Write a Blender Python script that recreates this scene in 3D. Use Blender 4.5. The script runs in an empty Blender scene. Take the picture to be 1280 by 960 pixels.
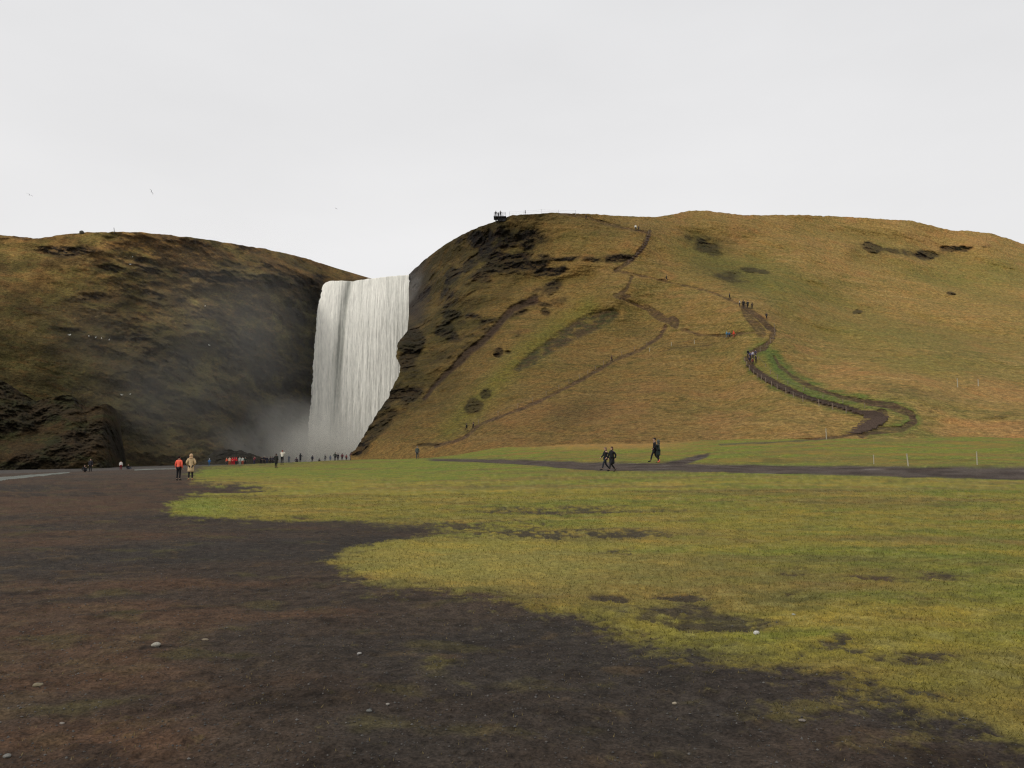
import bpy, math, random
import numpy as np
from mathutils import Vector

random.seed(4); RNG = np.random.default_rng(11)
R = math.radians
scene = bpy.context.scene
COL = scene.collection

# ------------------------------------------------------------------ camera
F = 995.0                       # focal length in photo pixels (1280 wide)
CAMZ = 1.65
HOR = 571.0
PITCH = math.atan((HOR - 480.0) / F)
ct, st = math.cos(PITCH), math.sin(PITCH)
cd = bpy.data.cameras.new('camera'); cam = bpy.data.objects.new('camera', cd); COL.objects.link(cam)
cd.sensor_width = 36.0; cd.lens = F / 1280 * 36.0; cd.clip_end = 5000; cd.clip_start = 0.05
cam.location = (0, 0, CAMZ); cam.rotation_euler = (math.pi / 2 + PITCH, 0, 0)
scene.camera = cam

def P(px, py, d):
    """the point at distance d (along +Y) seen in direction px,py"""
    px = np.asarray(px, float); py = np.asarray(py, float); d = np.asarray(d, float)
    cx = (px - 640) / F; cy = -(py - 480) / F
    dy = ct - cy * st; dz = st + cy * ct
    return cx / dy * d, d + 0 * px, CAMZ + dz / dy * d

def proj(X, Y, Z):
    z = Z - CAMZ
    fwd = Y * ct + z * st; up = -Y * st + z * ct
    fwd = np.where(fwd > 0.3, fwd, 0.3)
    return 640 + F * X / fwd, 480 - F * up / fwd

# ------------------------------------------------------------------ noise
_g = RNG.normal(size=(64**3, 3)); _g /= np.linalg.norm(_g, axis=1)[:, None]; _g = _g.astype(np.float32)
def perlin(x, y, z):
    x, y, z = np.broadcast_arrays(np.asarray(x, float), np.asarray(y, float), np.asarray(z, float))
    sh = x.shape
    out = np.empty(x.size, np.float32); x = x.ravel(); y = y.ravel(); z = z.ravel()
    for k in range(0, out.size, 65536):      # in cache-sized pieces
        sl = slice(k, k + 65536)
        fx, fy, fz = np.floor(x[sl]), np.floor(y[sl]), np.floor(z[sl])
        xf = (x[sl] - fx).astype(np.float32); yf = (y[sl] - fy).astype(np.float32); zf = (z[sl] - fz).astype(np.float32)
        xi = fx.astype(np.int32) & 63; yi = fy.astype(np.int32) & 63; zi = fz.astype(np.int32) & 63
        x0, x1 = xi << 12, ((xi + 1) & 63) << 12; y0, y1 = yi << 6, ((yi + 1) & 63) << 6; z1 = (zi + 1) & 63
        u = xf**3 * (xf * (xf * 6 - 15) + 10); v = yf**3 * (yf * (yf * 6 - 15) + 10); w = zf**3 * (zf * (zf * 6 - 15) + 10)
        def g(i, a, b, c):
            gg = _g.take(i, axis=0)
            return gg[:, 0] * (xf - a) + gg[:, 1] * (yf - b) + gg[:, 2] * (zf - c)
        a0 = g(x0 + y0 + zi, 0, 0, 0); a0 += u * (g(x1 + y0 + zi, 1, 0, 0) - a0)
        a1 = g(x0 + y1 + zi, 0, 1, 0); a1 += u * (g(x1 + y1 + zi, 1, 1, 0) - a1)
        b0 = g(x0 + y0 + z1, 0, 0, 1); b0 += u * (g(x1 + y0 + z1, 1, 0, 1) - b0)
        b1 = g(x0 + y1 + z1, 0, 1, 1); b1 += u * (g(x1 + y1 + z1, 1, 1, 1) - b1)
        a0 += v * (a1 - a0); b0 += v * (b1 - b0)
        out[sl] = 1.6 * (a0 + w * (b0 - a0))
    return out.reshape(sh)
def fbm(x, y, z, o=4, gain=.5, lac=2.03):
    s = 0; a = 1; n = 0
    for i in range(o):
        s = s + a * perlin(x + 17.3 * i, y + 5.1 * i, z + 9.7 * i); n += a
        a *= gain; x = x * lac; y = y * lac; z = z * lac
    return s / n * 1.5
def ridged(x, y, z, o=4):
    s = 0; a = 1; n = 0
    for i in range(o):
        s = s + a * (1 - 2.2 * np.abs(perlin(x + 31.3 * i, y + 3.1 * i, z + 8.7 * i))); n += a
        a *= .5; x = x * 2.1; y = y * 2.1; z = z * 2.1
    return s / n
def ss(a, b, x):
    t = np.clip((x - a) / (b - a), 0, 1); return t * t * (3 - 2 * t)
def mix(a, b, t): return a + (b - a) * t[..., None]

def polyd(px, py, pts, closed=False, ky=1.0):
    """distance to a line through surveyed points"""
    pts = [tuple(p) for p in pts]
    if closed: pts = pts + [pts[0]]
    best = np.full(px.shape, 1e9)
    for (ax, ay), (bx, by) in zip(pts[:-1], pts[1:]):
        vx, vy = bx - ax, (by - ay) * ky; wx, wy = px - ax, (py - ay) * ky
        t = np.clip((wx * vx + wy * vy) / (vx * vx + vy * vy + 1e-9), 0, 1)
        best = np.minimum(best, (wx - t * vx)**2 + (wy - t * vy)**2)
    return np.sqrt(best)
def inside(px, py, pts):
    c = np.zeros(px.shape, bool); n = len(pts)
    for i in range(n):
        ax, ay = pts[i]; bx, by = pts[(i + 1) % n]
        if ay == by: continue
        c ^= ((ay > py) != (by > py)) & (px < (bx - ax) * (py - ay) / (by - ay) + ax)
    return c
def sdf(px, py, pts, ky=1.0):
    d = polyd(px, py, pts, True, ky)
    return np.where(inside(px, py, pts), d, -d)
def ell(px, py, cx, cy, rx, ry, rot=0.0):
    c, s = math.cos(rot), math.sin(rot)
    dx, dy = px - cx, py - cy
    return ((dx * c + dy * s) / rx)**2 + ((-dx * s + dy * c) / ry)**2

class TPS:
    def __init__(s, x, y, v, sc, reg=1e-3):
        x = np.asarray(x, float) / sc; y = np.asarray(y, float) / sc; n = len(x)
        r = np.hypot(x[:, None] - x, y[:, None] - y)
        K = s.k(r) + reg * np.eye(n); Pm = np.c_[np.ones(n), x, y]
        A = np.block([[K, Pm], [Pm.T, np.zeros((3, 3))]])
        s.w = np.linalg.solve(A, np.r_[v, 0, 0, 0]); s.x, s.y, s.sc = x, y, sc
    def k(s, r): return np.where(r > 1e-9, r * r * np.log(r + 1e-12), 0)
    def __call__(s, X, Y):
        X = np.asarray(X, float) / s.sc; Y = np.asarray(Y, float) / s.sc
        o = s.w[-3] + s.w[-2] * X + s.w[-1] * Y
        for a, b, w in zip(s.x, s.y, s.w[:-3]):
            o = o + w * s.k(np.hypot(X - a, Y - b))
        return o

GAIN = 1.12
def S(r, g, b, gain=None):
    c = np.array([r, g, b]) / 255.0
    c = np.where(c <= .04045, c / 12.92, ((c + .055) / 1.055)**2.4)
    return c / (gain or GAIN)

# ------------------------------------------------------------------ objects
def props(o, label=None, cat=None, group=None, kind=None):
    if label: o['label'] = label
    if cat: o['category'] = cat
    if group: o['group'] = group
    if kind: o['kind'] = kind
    return o
def link(name, me, parent=None, mat=None, loc=None):
    o = bpy.data.objects.new(name, me); COL.objects.link(o)
    if parent is not None: o.parent = parent
    if mat is not None and me is not None and not me.materials: me.materials.append(mat)
    if loc is not None: o.location = loc
    return o

def npmesh(name, V, faces, col=None, smooth=True):
    me = bpy.data.meshes.new(name)
    n, m = len(V), len(faces)
    me.vertices.add(n); me.vertices.foreach_set('co', V.astype(np.float32).ravel())
    k = faces.shape[1]
    me.loops.add(m * k); me.loops.foreach_set('vertex_index', faces.astype(np.int32).ravel())
    me.polygons.add(m)
    me.polygons.foreach_set('loop_start', np.arange(0, m * k, k, dtype=np.int32))
    me.polygons.foreach_set('loop_total', np.full(m, k, np.int32))
    me.polygons.foreach_set('use_smooth', np.full(m, smooth))
    me.update(calc_edges=True)
    if col is not None:
        a = me.attributes.new('Col', 'FLOAT_COLOR', 'POINT')
        a.data.foreach_set('color', np.c_[col, np.ones(n)].astype(np.float32).ravel())
    return me
def grid_faces(ni, nj):
    i, j = np.meshgrid(np.arange(ni - 1), np.arange(nj - 1), indexing='ij')
    a = (i * nj + j).ravel()
    return np.c_[a, a + 1, a + nj + 1, a + nj]
def sub(V, Fc, col, keep):
    Fk = Fc[keep]; used = np.unique(Fk); mp = np.full(len(V), -1); mp[used] = np.arange(len(used))
    return V[used], mp[Fk], col[used]
def grid_normals(X, Y, Z):
    P3 = np.stack([X, Y, Z], -1)
    du = np.gradient(P3, axis=1); dv = np.gradient(P3, axis=0)
    n = np.cross(du, dv); n /= np.linalg.norm(n, axis=-1)[..., None] + 1e-12
    n *= np.sign(-(n[..., 1]) + 1e-9)[..., None]
    return n

# ------------------------------------------------------------------ materials
def newmat(name):
    m = bpy.data.materials.new(name); m.use_nodes = True
    nt = m.node_tree; b = nt.nodes['Principled BSDF']; return m, nt, b
def plain(name, col, rough=.8, var=.25, scale=8.0, spec=.3, metal=0):
    m, nt, b = newmat(name)
    tc = nt.nodes.new('ShaderNodeTexCoord'); n = nt.nodes.new('ShaderNodeTexNoise')
    n.inputs['Scale'].default_value = scale; n.inputs['Detail'].default_value = 4
    nt.links.new(tc.outputs['Object'], n.inputs['Vector'])
    mr = nt.nodes.new('ShaderNodeMapRange'); mr.inputs['From Min'].default_value = .3; mr.inputs['From Max'].default_value = .7
    mr.inputs['To Min'].default_value = 1 - var; mr.inputs['To Max'].default_value = 1 + var
    nt.links.new(n.outputs['Fac'], mr.inputs['Value'])
    mx = nt.nodes.new('ShaderNodeVectorMath'); mx.operation = 'SCALE'; mx.inputs[0].default_value = tuple(col)
    nt.links.new(mr.outputs['Result'], mx.inputs['Scale'])
    nt.links.new(mx.outputs['Vector'], b.inputs['Base Color'])
    b.inputs['Roughness'].default_value = rough; b.inputs['Specular IOR Level'].default_value = spec
    b.inputs['Metallic'].default_value = metal
    return m

def terrain_mat(name, layers, bump=((6.0, .15),), rough=.95, hue=None):
    """Col attribute x several noises; layers = (scale xyz, lo, hi, detail)"""
    m, nt, b = newmat(name)
    at = nt.nodes.new('ShaderNodeAttribute'); at.attribute_name = 'Col'
    tc = nt.nodes.new('ShaderNodeTexCoord')
    cur = at.outputs['Color']
    for sc, lo, hi, det in layers:
        mp = nt.nodes.new('ShaderNodeMapping'); mp.inputs['Scale'].default_value = sc
        nt.links.new(tc.outputs['Object'], mp.inputs['Vector'])
        n = nt.nodes.new('ShaderNodeTexNoise'); n.inputs['Scale'].default_value = 1; n.inputs['Detail'].default_value = det
        n.inputs['Roughness'].default_value = .62
        nt.links.new(mp.outputs['Vector'], n.inputs['Vector'])
        mr = nt.nodes.new('ShaderNodeMapRange'); mr.inputs['From Min'].default_value = .32; mr.inputs['From Max'].default_value = .68
        mr.inputs['To Min'].default_value = lo; mr.inputs['To Max'].default_value = hi
        nt.links.new(n.outputs['Fac'], mr.inputs['Value'])
        mx = nt.nodes.new('ShaderNodeVectorMath'); mx.operation = 'SCALE'
        nt.links.new(cur, mx.inputs[0]); nt.links.new(mr.outputs['Result'], mx.inputs['Scale'])
        cur = mx.outputs['Vector']
    if hue:
        sc, tint, lo, hi = hue
        n = nt.nodes.new('ShaderNodeTexNoise'); n.inputs['Scale'].default_value = sc; n.inputs['Detail'].default_value = 5
        nt.links.new(tc.outputs['Object'], n.inputs['Vector'])
        mr = nt.nodes.new('ShaderNodeMapRange'); mr.inputs['From Min'].default_value = lo; mr.inputs['From Max'].default_value = hi
        nt.links.new(n.outputs['Fac'], mr.inputs['Value'])
        mu = nt.nodes.new('ShaderNodeVectorMath'); mu.operation = 'MULTIPLY'; mu.inputs[1].default_value = tint
        nt.links.new(cur, mu.inputs[0])
        mm = nt.nodes.new('ShaderNodeMix'); mm.data_type = 'VECTOR'
        nt.links.new(mr.outputs['Result'], mm.inputs[0]); nt.links.new(cur, mm.inputs[4]); nt.links.new(mu.outputs['Vector'], mm.inputs[5])
        cur = mm.outputs[1]
    nt.links.new(cur, b.inputs['Base Color'])
    b.inputs['Roughness'].default_value = rough; b.inputs['Specular IOR Level'].default_value = .12
    prev = None
    for sc, dist in bump:
        n = nt.nodes.new('ShaderNodeTexNoise'); n.inputs['Scale'].default_value = sc; n.inputs['Detail'].default_value = 6
        nt.links.new(tc.outputs['Object'], n.inputs['Vector'])
        bp = nt.nodes.new('ShaderNodeBump'); bp.inputs['Strength'].default_value = 1; bp.inputs['Distance'].default_value = dist
        nt.links.new(n.outputs['Fac'], bp.inputs['Height'])
        if prev: nt.links.new(prev, bp.inputs['Normal'])
        prev = bp.outputs['Normal']
    if prev: nt.links.new(prev, b.inputs['Normal'])
    return m

M_HILL = terrain_mat('hill_turf', [((1.3, 1.3, 3.2), .55, 1.45, 6), ((5, 5, 9), .58, 1.42, 4)], bump=((2.2, .35), (.5, .5)), hue=(.35, (1.10, .97, .92), .45, .7))
M_GROUND = terrain_mat('ground_soil', [((.8, .8, .8), .82, 1.18, 6), ((7, 7, 7), .58, 1.42, 7), ((45, 45, 45), .50, 1.55, 4)], bump=((14.0, .03), (70, .006)), hue=(.7, (1.07, .98, .94), .45, .7))
M_LAWN = terrain_mat('lawn_turf', [((.9, .9, .9), .86, 1.14, 6), ((10, 10, 10), .74, 1.28, 6), ((70, 70, 70), .66, 1.34, 3)], bump=((16.0, .03), (90, .008)), hue=(.9, (1.16, .97, .8), .42, .7))

def water_mat(name, a, b_, sx, sy, sz, rough=.45, spec=.3, alpha=None, lo=.35, hi=.65):
    m, nt, b = newmat(name)
    tc = nt.nodes.new('ShaderNodeTexCoord'); mp = nt.nodes.new('ShaderNodeMapping'); mp.inputs['Scale'].default_value = (sx, sy, sz)
    n = nt.nodes.new('ShaderNodeTexNoise'); n.inputs['Scale'].default_value = 1; n.inputs['Detail'].default_value = 7; n.inputs['Roughness'].default_value = .65
    nt.links.new(tc.outputs['Object'], mp.inputs['Vector']); nt.links.new(mp.outputs['Vector'], n.inputs['Vector'])
    cr = nt.nodes.new('ShaderNodeMapRange'); cr.inputs['From Min'].default_value = lo; cr.inputs['From Max'].default_value = hi
    nt.links.new(n.outputs['Fac'], cr.inputs['Value'])
    mm = nt.nodes.new('ShaderNodeMix'); mm.data_type = 'RGBA'; mm.inputs[6].default_value = (*b_, 1); mm.inputs[7].default_value = (*a, 1)
    nt.links.new(cr.outputs['Result'], mm.inputs[0])
    nt.links.new(mm.outputs[2], b.inputs['Base Color'])
    b.inputs['Roughness'].default_value = rough; b.inputs['Specular IOR Level'].default_value = spec
    bp = nt.nodes.new('ShaderNodeBump'); bp.inputs['Distance'].default_value = .25; nt.links.new(n.outputs['Fac'], bp.inputs['Height']); nt.links.new(bp.outputs['Normal'], b.inputs['Normal'])
    return m
M_RIV = water_mat('river_water', (.14, .15, .125), (.07, .075, .06), .5, 1.5, 1, rough=.6, spec=.3)
# ------------------------------------------------------------------ ground
gc = [(640,960,4.2),(0,960,4.2),(1280,960,4.2),(640,1400,2.0),(0,640,24),(640,640,24),(1280,645,22.5),(300,620,34),(900,615,33),
      (230,600,56),(0,600,58),(-150,598,62),(0,593,100),(150,587.5,130),(250,583.5,96),(300,581,112),(300,581,150),(760,590,54),(640,588,62),(820,579,62),
      (521,574,105),(560,573.5,108),(460,574.5,110),(400,577,112),(350,579.5,112),(400,578,150),(445,577,150),(560,574,130),
      (900,586,58),(900,582,63),(1050,588,52),(1050,584,58),(1280,599,43),(1280,585,52),(1480,600,42),(1480,586,52),
      (1280,570,66),(1280,549,88),(1000,566,72),(1000,549,92),(870,566,78),(870,553,96),(760,571,75),(740,558,100),(650,560,106),(600,564,110),(640,572,90),(1480,549,88)]
gx, gy, gz = [], [], []
for a, b, d in gc:
    X, Y, Z = P(a, b, d); gx.append(float(X)); gy.append(float(Y)); gz.append(float(Z))
for X, Y, Z in [(-200,260,-1.0),(-60,250,-.2),(0,200,1.5),(100,200,3.5),(200,200,3.6),(-200,150,-1.2),(-120,100,-1.0),(120,60,.8),(0,-30,0),(60,-30,0),(-60,-30,0),(300,300,3),(-300,300,-1),(0,400,0)]:
    gx.append(X); gy.append(Y); gz.append(Z)
GZ = TPS(gx, gy, gz, 50.0, 2e-4)

flat = 1.65 * F / (np.arange(1120, 601, -1.2) - HOR)
rows = np.concatenate([np.linspace(-25, 2.4, 12), flat[flat > 2.6], np.arange(56.0, 128, .3), np.geomspace(129, 420, 40)])
ac = np.concatenate([np.geomspace(3.2, .70, 30) * -1, np.arange(-.69, .6901, 1.2 / F), np.geomspace(.70, 3.2, 30)])
D, A = np.meshgrid(rows, ac, indexing='ij')
GXX = A * np.sqrt(np.maximum(D, 0)**2 + 2.0**2) ; GYY = D.copy()
base = GZ(GXX, GYY)
gpx, gpy = proj(GXX, GYY, base)
bad = GYY < 1.5; gpy = np.where(bad, 2500, gpy); gpx = np.where(bad, 640, gpx)

# where the turf grows (surveyed outline), roughened by noise
lobe1 = [(210,640),(213,628),(240,621),(345,612),(300,607),(240,604),(236,594),(255,585),(300,581),(345,578),(420,574),(470,570),(560,540),(9000,520),(9000,1250),(1700,975),(1290,930),(1200,912),(1080,885),(1010,852),(900,832),(850,822),(790,800),(730,765),(640,752),(560,745),(470,735),(428,722),(412,705),(430,692),(500,673),(560,664),(500,655),(400,652),(330,650),(250,649),(218,646)]
sd = sdf(gpx, gpy, lobe1, ky=2.2)
nz_ = fbm(GXX * .55, GYY * .55, 3.3, 5, .6)
nz2 = fbm(GXX * 2.6, GYY * 2.6, 7.7, 4, .6)
amp = 14 + 52 * ss(640, 900, gpy)
gm = sd + amp * (nz_ * 1.1 + nz2 * .8)
nf = fbm(GXX * 7, GYY * 7, 9.1, 4, .65); wide = 10 + 62 * ss(640, 860, gpy)
softp = ss(-1.3 * wide, 1.2 * wide, gm)
turf = ss(.18, .86, softp + .62 * nf * ss(600, 720, gpy) * ss(1.0, .75, softp)) * (.62 + .38 * softp)
# worn patches inside the turf
worn = np.zeros_like(turf)
for cx, cy, rx, ry, k in [(690,668,140,6,.95),(600,657,120,6,.8),(720,640,170,7,.6),(610,622,90,5,.3),(850,628,110,5,.3),(760,748,26,5,.8),(850,745,30,5,1.0),(840,766,85,12,.58),(800,800,60,14,.5),(905,780,60,10,.9),
                          (1110,722,110,8,.6),(1000,718,35,6,.7),(780,690,60,6,.6),(1040,805,40,8,1.1),(1140,823,62,9,.85),(1080,815,30,5,.8),(990,745,22,4,.9),(975,800,30,5,.6),(1120,870,50,14,.9),(1190,735,70,10,.3),
                          (500,648,110,8,.35),(470,735,50,10,.35),(1150,640,120,7,.2),(1250,710,60,9,.35),(1250,755,70,9,.3),(890,810,100,14,.55),(1230,590+38,70,3,.3)]:
    e = np.exp(-ell(gpx, gpy, cx, cy, rx * 1.15, ry * 1.3) * .9)
    worn = np.maximum(worn, e * k)
wn = ss(.34, .85, worn * (1.0 + 1.0 * nz_ + 1.0 * nz2 + .6 * fbm(GXX * 7, GYY * 7, 2.4, 3)))
turf = turf * (1 - .9 * wn)
# sparse tufts in the soil
sp = np.zeros_like(turf)
for cx, cy, rx, ry, k in [(550,830,40,20,.5),(575,860,35,14,.42),(990,880,140,35,.5),(830,880,120,40,.42),(1100,925,220,30,.42),(800,810,70,18,.5),(460,745,80,14,.4),(100,900,140,60,.3),(600,640,200,10,.3),(780,850,80,30,.35)]:
    sp = np.maximum(sp, k * np.exp(-ell(gpx, gpy, cx, cy, rx, ry)))
spm = ss(.30, .95, sp * (1 + 1.3 * nz2 + .6 * nz_ + .9 * fbm(GXX * 7, GYY * 7, 4.4, 3))) * .55
turf = np.maximum(turf, spm)
# gravel road
road_c = [(-60,0)]
rp = [(535,574.6,1.2),(600,575.8,2.2),(660,578.0,3.2),(720,582,5.5),(780,583.5,6),(850,584.2,5.5),(950,586.5,5.5),(1050,588,6.5),(1150,590,7.5),(1280,592,9),(1500,594,10)]
rc = np.interp(gpx, [p[0] for p in rp], [p[1] for p in rp]); rw = np.interp(gpx, [p[0] for p in rp], [p[2] for p in rp])
roadd = (np.abs(gpy - rc) - rw * .82 * (1 + .22 * fbm(GXX * .5, GYY * .5, 1, 4)))
roadm = ss(1.6, -.8, roadd) * ss(528, 545, gpx)
br = polyd(gpx, gpy, [(820,583),(852,578),(880,569),(893,563)], ky=1.6)
roadm = np.maximum(roadm, ss(8.0, 3.5, br + 9 * ss(572, 562, gpy)))
roadm = np.where((GYY < 125) & (GYY > 35), roadm, 0)
# thin path of the stair foot
fp = polyd(gpx, gpy, [(900,556),(960,553.5),(1010,550.5),(1050,547)], ky=2)
fpm = np.where(GYY > 80, ss(3.0, 1.0, fp), 0) * .8

rivc = np.interp(gpx, [-400,-170,0,80,95], [612,606.5,598.5,591.2,590]); rivw = np.interp(gpx, [-400,-170,0,60,85,95], [6,4,2.2,1.1,.5,-.5])
rivm = ss(.5, -.5, np.abs(gpy - rivc) - rivw); rivm = np.maximum(rivm, ss(.8, .2, np.abs(gpy - np.interp(gpx, [165,240], [587.6,585])) / 1.0) * ss(163, 172, gpx) * ss(226, 215, gpx)) * (GYY > 30)
# colours
n_big = fbm(GXX * .09, GYY * .16, 2, 4); n_mid = fbm(GXX * .5, GYY * .9, 5, 4); n_hi = fbm(GXX * 3, GYY * 3, 8, 3)
soil = np.broadcast_to(S(66, 57, 50), GXX.shape + (3,)).copy()
soil = mix(soil, S(84, 65, 51), ss(-.1, .55, n_mid * .7 + n_big * .6 + ss(420, 120, gpx) * .55 - .25) * .85)
soil = mix(soil, S(56, 52, 49), ss(.05, .5, -n_big + .25 * ss(300, 500, gpx) * ss(1100, 800, gpx) + .25 * n_mid) * .8)
soil = mix(soil, S(46, 39, 34), ss(.25, .6, fbm(GXX * 1.1, GYY * 1.8, 15, 4)) * .7)
soil = mix(soil, S(88, 74, 56), ss(.3, .7, fbm(GXX * 1.7, GYY * 2.2, 25, 4) + .25 * ss(300, 60, gpx)) * .6)
soil = mix(soil, S(84, 79, 50), ss(.35, .7, fbm(GXX * .9, GYY * 1.3, 35, 4) + .1) * .5)
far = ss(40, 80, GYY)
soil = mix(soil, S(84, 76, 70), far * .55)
gr = np.broadcast_to(S(128, 119, 48), GXX.shape + (3,)).copy()
gr = mix(gr, S(104, 112, 42), ss(-.1, .5, n_big + .35 * n_mid + .1) * .75)
gr = mix(gr, S(142, 122, 58), ss(.0, .55, fbm(GXX * .2, GYY * .35, 12, 4)) * .65)
gr = mix(gr, S(96, 112, 40), np.maximum(ss(606, 590, gpy) * .7, ss(.3, 1, gpx / 1280) * ss(.1, .5, n_mid) * .5))
gr = mix(gr, S(110, 84, 50), ss(.25, .7, fbm(GXX * .35, GYY * .9, 22, 4)) * .5)
gr = mix(gr, S(112, 94, 52), ss(.0, .5, fbm(GXX * .06, GYY * .22, 92, 5, .6) + .10) * .7)
gr = mix(gr, S(84, 80, 42), ss(.15, .6, fbm(GXX * .8, GYY * 1.1, 95, 5, .6)) * .5)
gr = mix(gr, S(118, 128, 48), np.exp(-ell(gpx, gpy, 250, 636, 60, 14)) * .8)
gr = mix(gr, S(84, 82, 42), ss(.1, .6, n_hi) * .5)
gr = mix(gr, S(148, 140, 80), ss(.1, .6, -n_hi) * .35)
bank = ss(583, 577, gpy) * ss(560, 640, gpx) * (GYY > 50)
gr = mix(gr, S(122, 104, 50), bank * ss(.0, .5, fbm(GXX * .12, GYY * .3, 42, 4) + .12) * .8)
gr = mix(gr, S(84, 80, 40), bank * ss(.1, .5, fbm(GXX * .3, GYY * .3, 52, 4)) * .6 * ss(574, 580, gpy + 6))
gr = mix(gr, S(140, 112, 60), bank * ss(566, 556, gpy + 6 * ss(700, 600, gpx)) * ss(900, 800, gpx))
soil = soil * .76 * np.array([1.04, 1.0, .92]); gr = mix(gr, S(142, 132, 66), np.exp(-ell(gpx, gpy, 600, 705, 230, 34)) * .75); gr = mix(gr, S(112, 100, 50), ss(800, 900, gpy) * .4)
gr = gr * np.array([1.0, 1.03, 1.14]); gr = mix(gr, S(92, 84, 46), (1 - softp) * .8)
gcol = mix(soil, gr, turf)
rdc = mix(np.broadcast_to(S(80, 71, 64), GXX.shape + (3,)), S(58, 49, 44), ss(-.2, .4, fbm(GXX * .35, GYY * 1.5, 62, 4)))
rdc = mix(rdc, S(112, 104, 98), ss(.38, .65, fbm(GXX * .15, GYY * 2.5, 72, 4)) * .8)
gcol = mix(gcol, rdc, roadm)
gcol = mix(gcol, S(84, 74, 56), fpm)
# gravel flat by the falls
flatg = ss(118, 126, GYY) * ss(-5, -15, GXX)
gcol = mix(gcol, S(78, 74, 70), np.maximum(flatg, ss(84, 96, GYY) * ss(250, 235, gpx) * .8))

# relief
lump = .05 * fbm(GXX * .35, GYY * .35, 1, 3) + .028 * fbm(GXX * 1.3, GYY * 1.3, 2, 4) + .016 * fbm(GXX * 5, GYY * 5, 3, 3) + .008 * fbm(GXX * 16, GYY * 16, 4, 3)
lump = lump + turf * (.022 + .014 * fbm(GXX * 9, GYY * 9, 6, 3))
lump = lump * np.where(roadm > .3, .6, 1) - .05 * roadm
lump = lump + bank * .12 * fbm(GXX * .4, GYY * .4, 9, 4)
GZZ = base + np.where(GYY > -20, lump, 0)
GV = np.stack([GXX, GYY, GZZ], -1).reshape(-1, 3); GF = grid_faces(*GXX.shape)[:, ::-1]
gcolf = gcol.reshape(-1, 3)
tf = (turf.ravel()[GF].mean(1) > .42); rf = (roadm.ravel()[GF].mean(1) > .5); ff = (fpm.ravel()[GF].mean(1) > .45)
vf = (rivm.ravel()[GF].mean(1) > .5); rf = (rf | ff) & ~vf; tf &= ~rf & ~vf
for nm, kp, mt, kd in [('ground', ~tf & ~rf & ~vf, M_GROUND, 'structure'), ('river', vf, M_RIV, 'structure'), ('grass', tf, M_LAWN, 'stuff'), ('gravel_road', rf, M_GROUND, 'structure')]:
    v, f, c = sub(GV, GF, gcolf, kp)
    o = link(nm, npmesh(nm, v, f, c), mat=mt)
    props(o, {'ground': 'bare dark brown earth worn across the foreground', 'grass': 'short yellow green turf spreading over the flat field', 'river': 'thin strip of pale river water at the left',
              'gravel_road': 'grey gravel road crossing behind the grass field'}[nm], {'ground': 'ground', 'grass': 'grass', 'river': 'river', 'gravel_road': 'road'}[nm], kind=kd)
g_px, g_py = proj(GXX, GYY, GZZ)
g_ok = (GYY > 1.5)

# ------------------------------------------------------------------ hills
def hill_grid(tps, xs_fn, yb, yc, nj_s, ni_t, crest_back, side_left=None, side_right=None):
    s = nj_s; t = ni_t
    T, Sx = np.meshgrid(t, s, indexing='ij')
    px = xs_fn(Sx, T)
    b = yb(px); c = yc(px)
    py = b + (c - b) * T
    return T, px, py

def finish_sheet(px, py, d, X, Y, Z, backs, left=None, right=None):
    """add the ground that carries on behind the skyline and round the corner"""
    nb = len(backs)
    rowsX = [X]; rowsY = [Y]; rowsZ = [Z]
    for k, (by, bz) in enumerate(backs):
        rowsX.append(X[-1:] * 1.0); rowsY.append(Y[-1:] + by)
        rowsZ.append(Z[-1:] + bz + (min(1, by / 30) * 2.0) * fbm(X[-1:] * .03, by * .03, 4, 3))
    X = np.vstack(rowsX); Y = np.vstack(rowsY); Z = np.vstack(rowsZ)
    if left:
        X = np.hstack([X[:, :1] + dx for dx, dy in left] + [X]); Y = np.hstack([Y[:, :1] + dy for dx, dy in left] + [Y]); Z = np.hstack([Z[:, :1] for _ in left] + [Z])
    return X, Y, Z, nb, (len(left) if left else 0)

BACKS = [(1.5, .1), (4, -.1), (9, -.5), (18, -1), (35, -1), (70, -2), (130, -4), (220, -8)]

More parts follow.
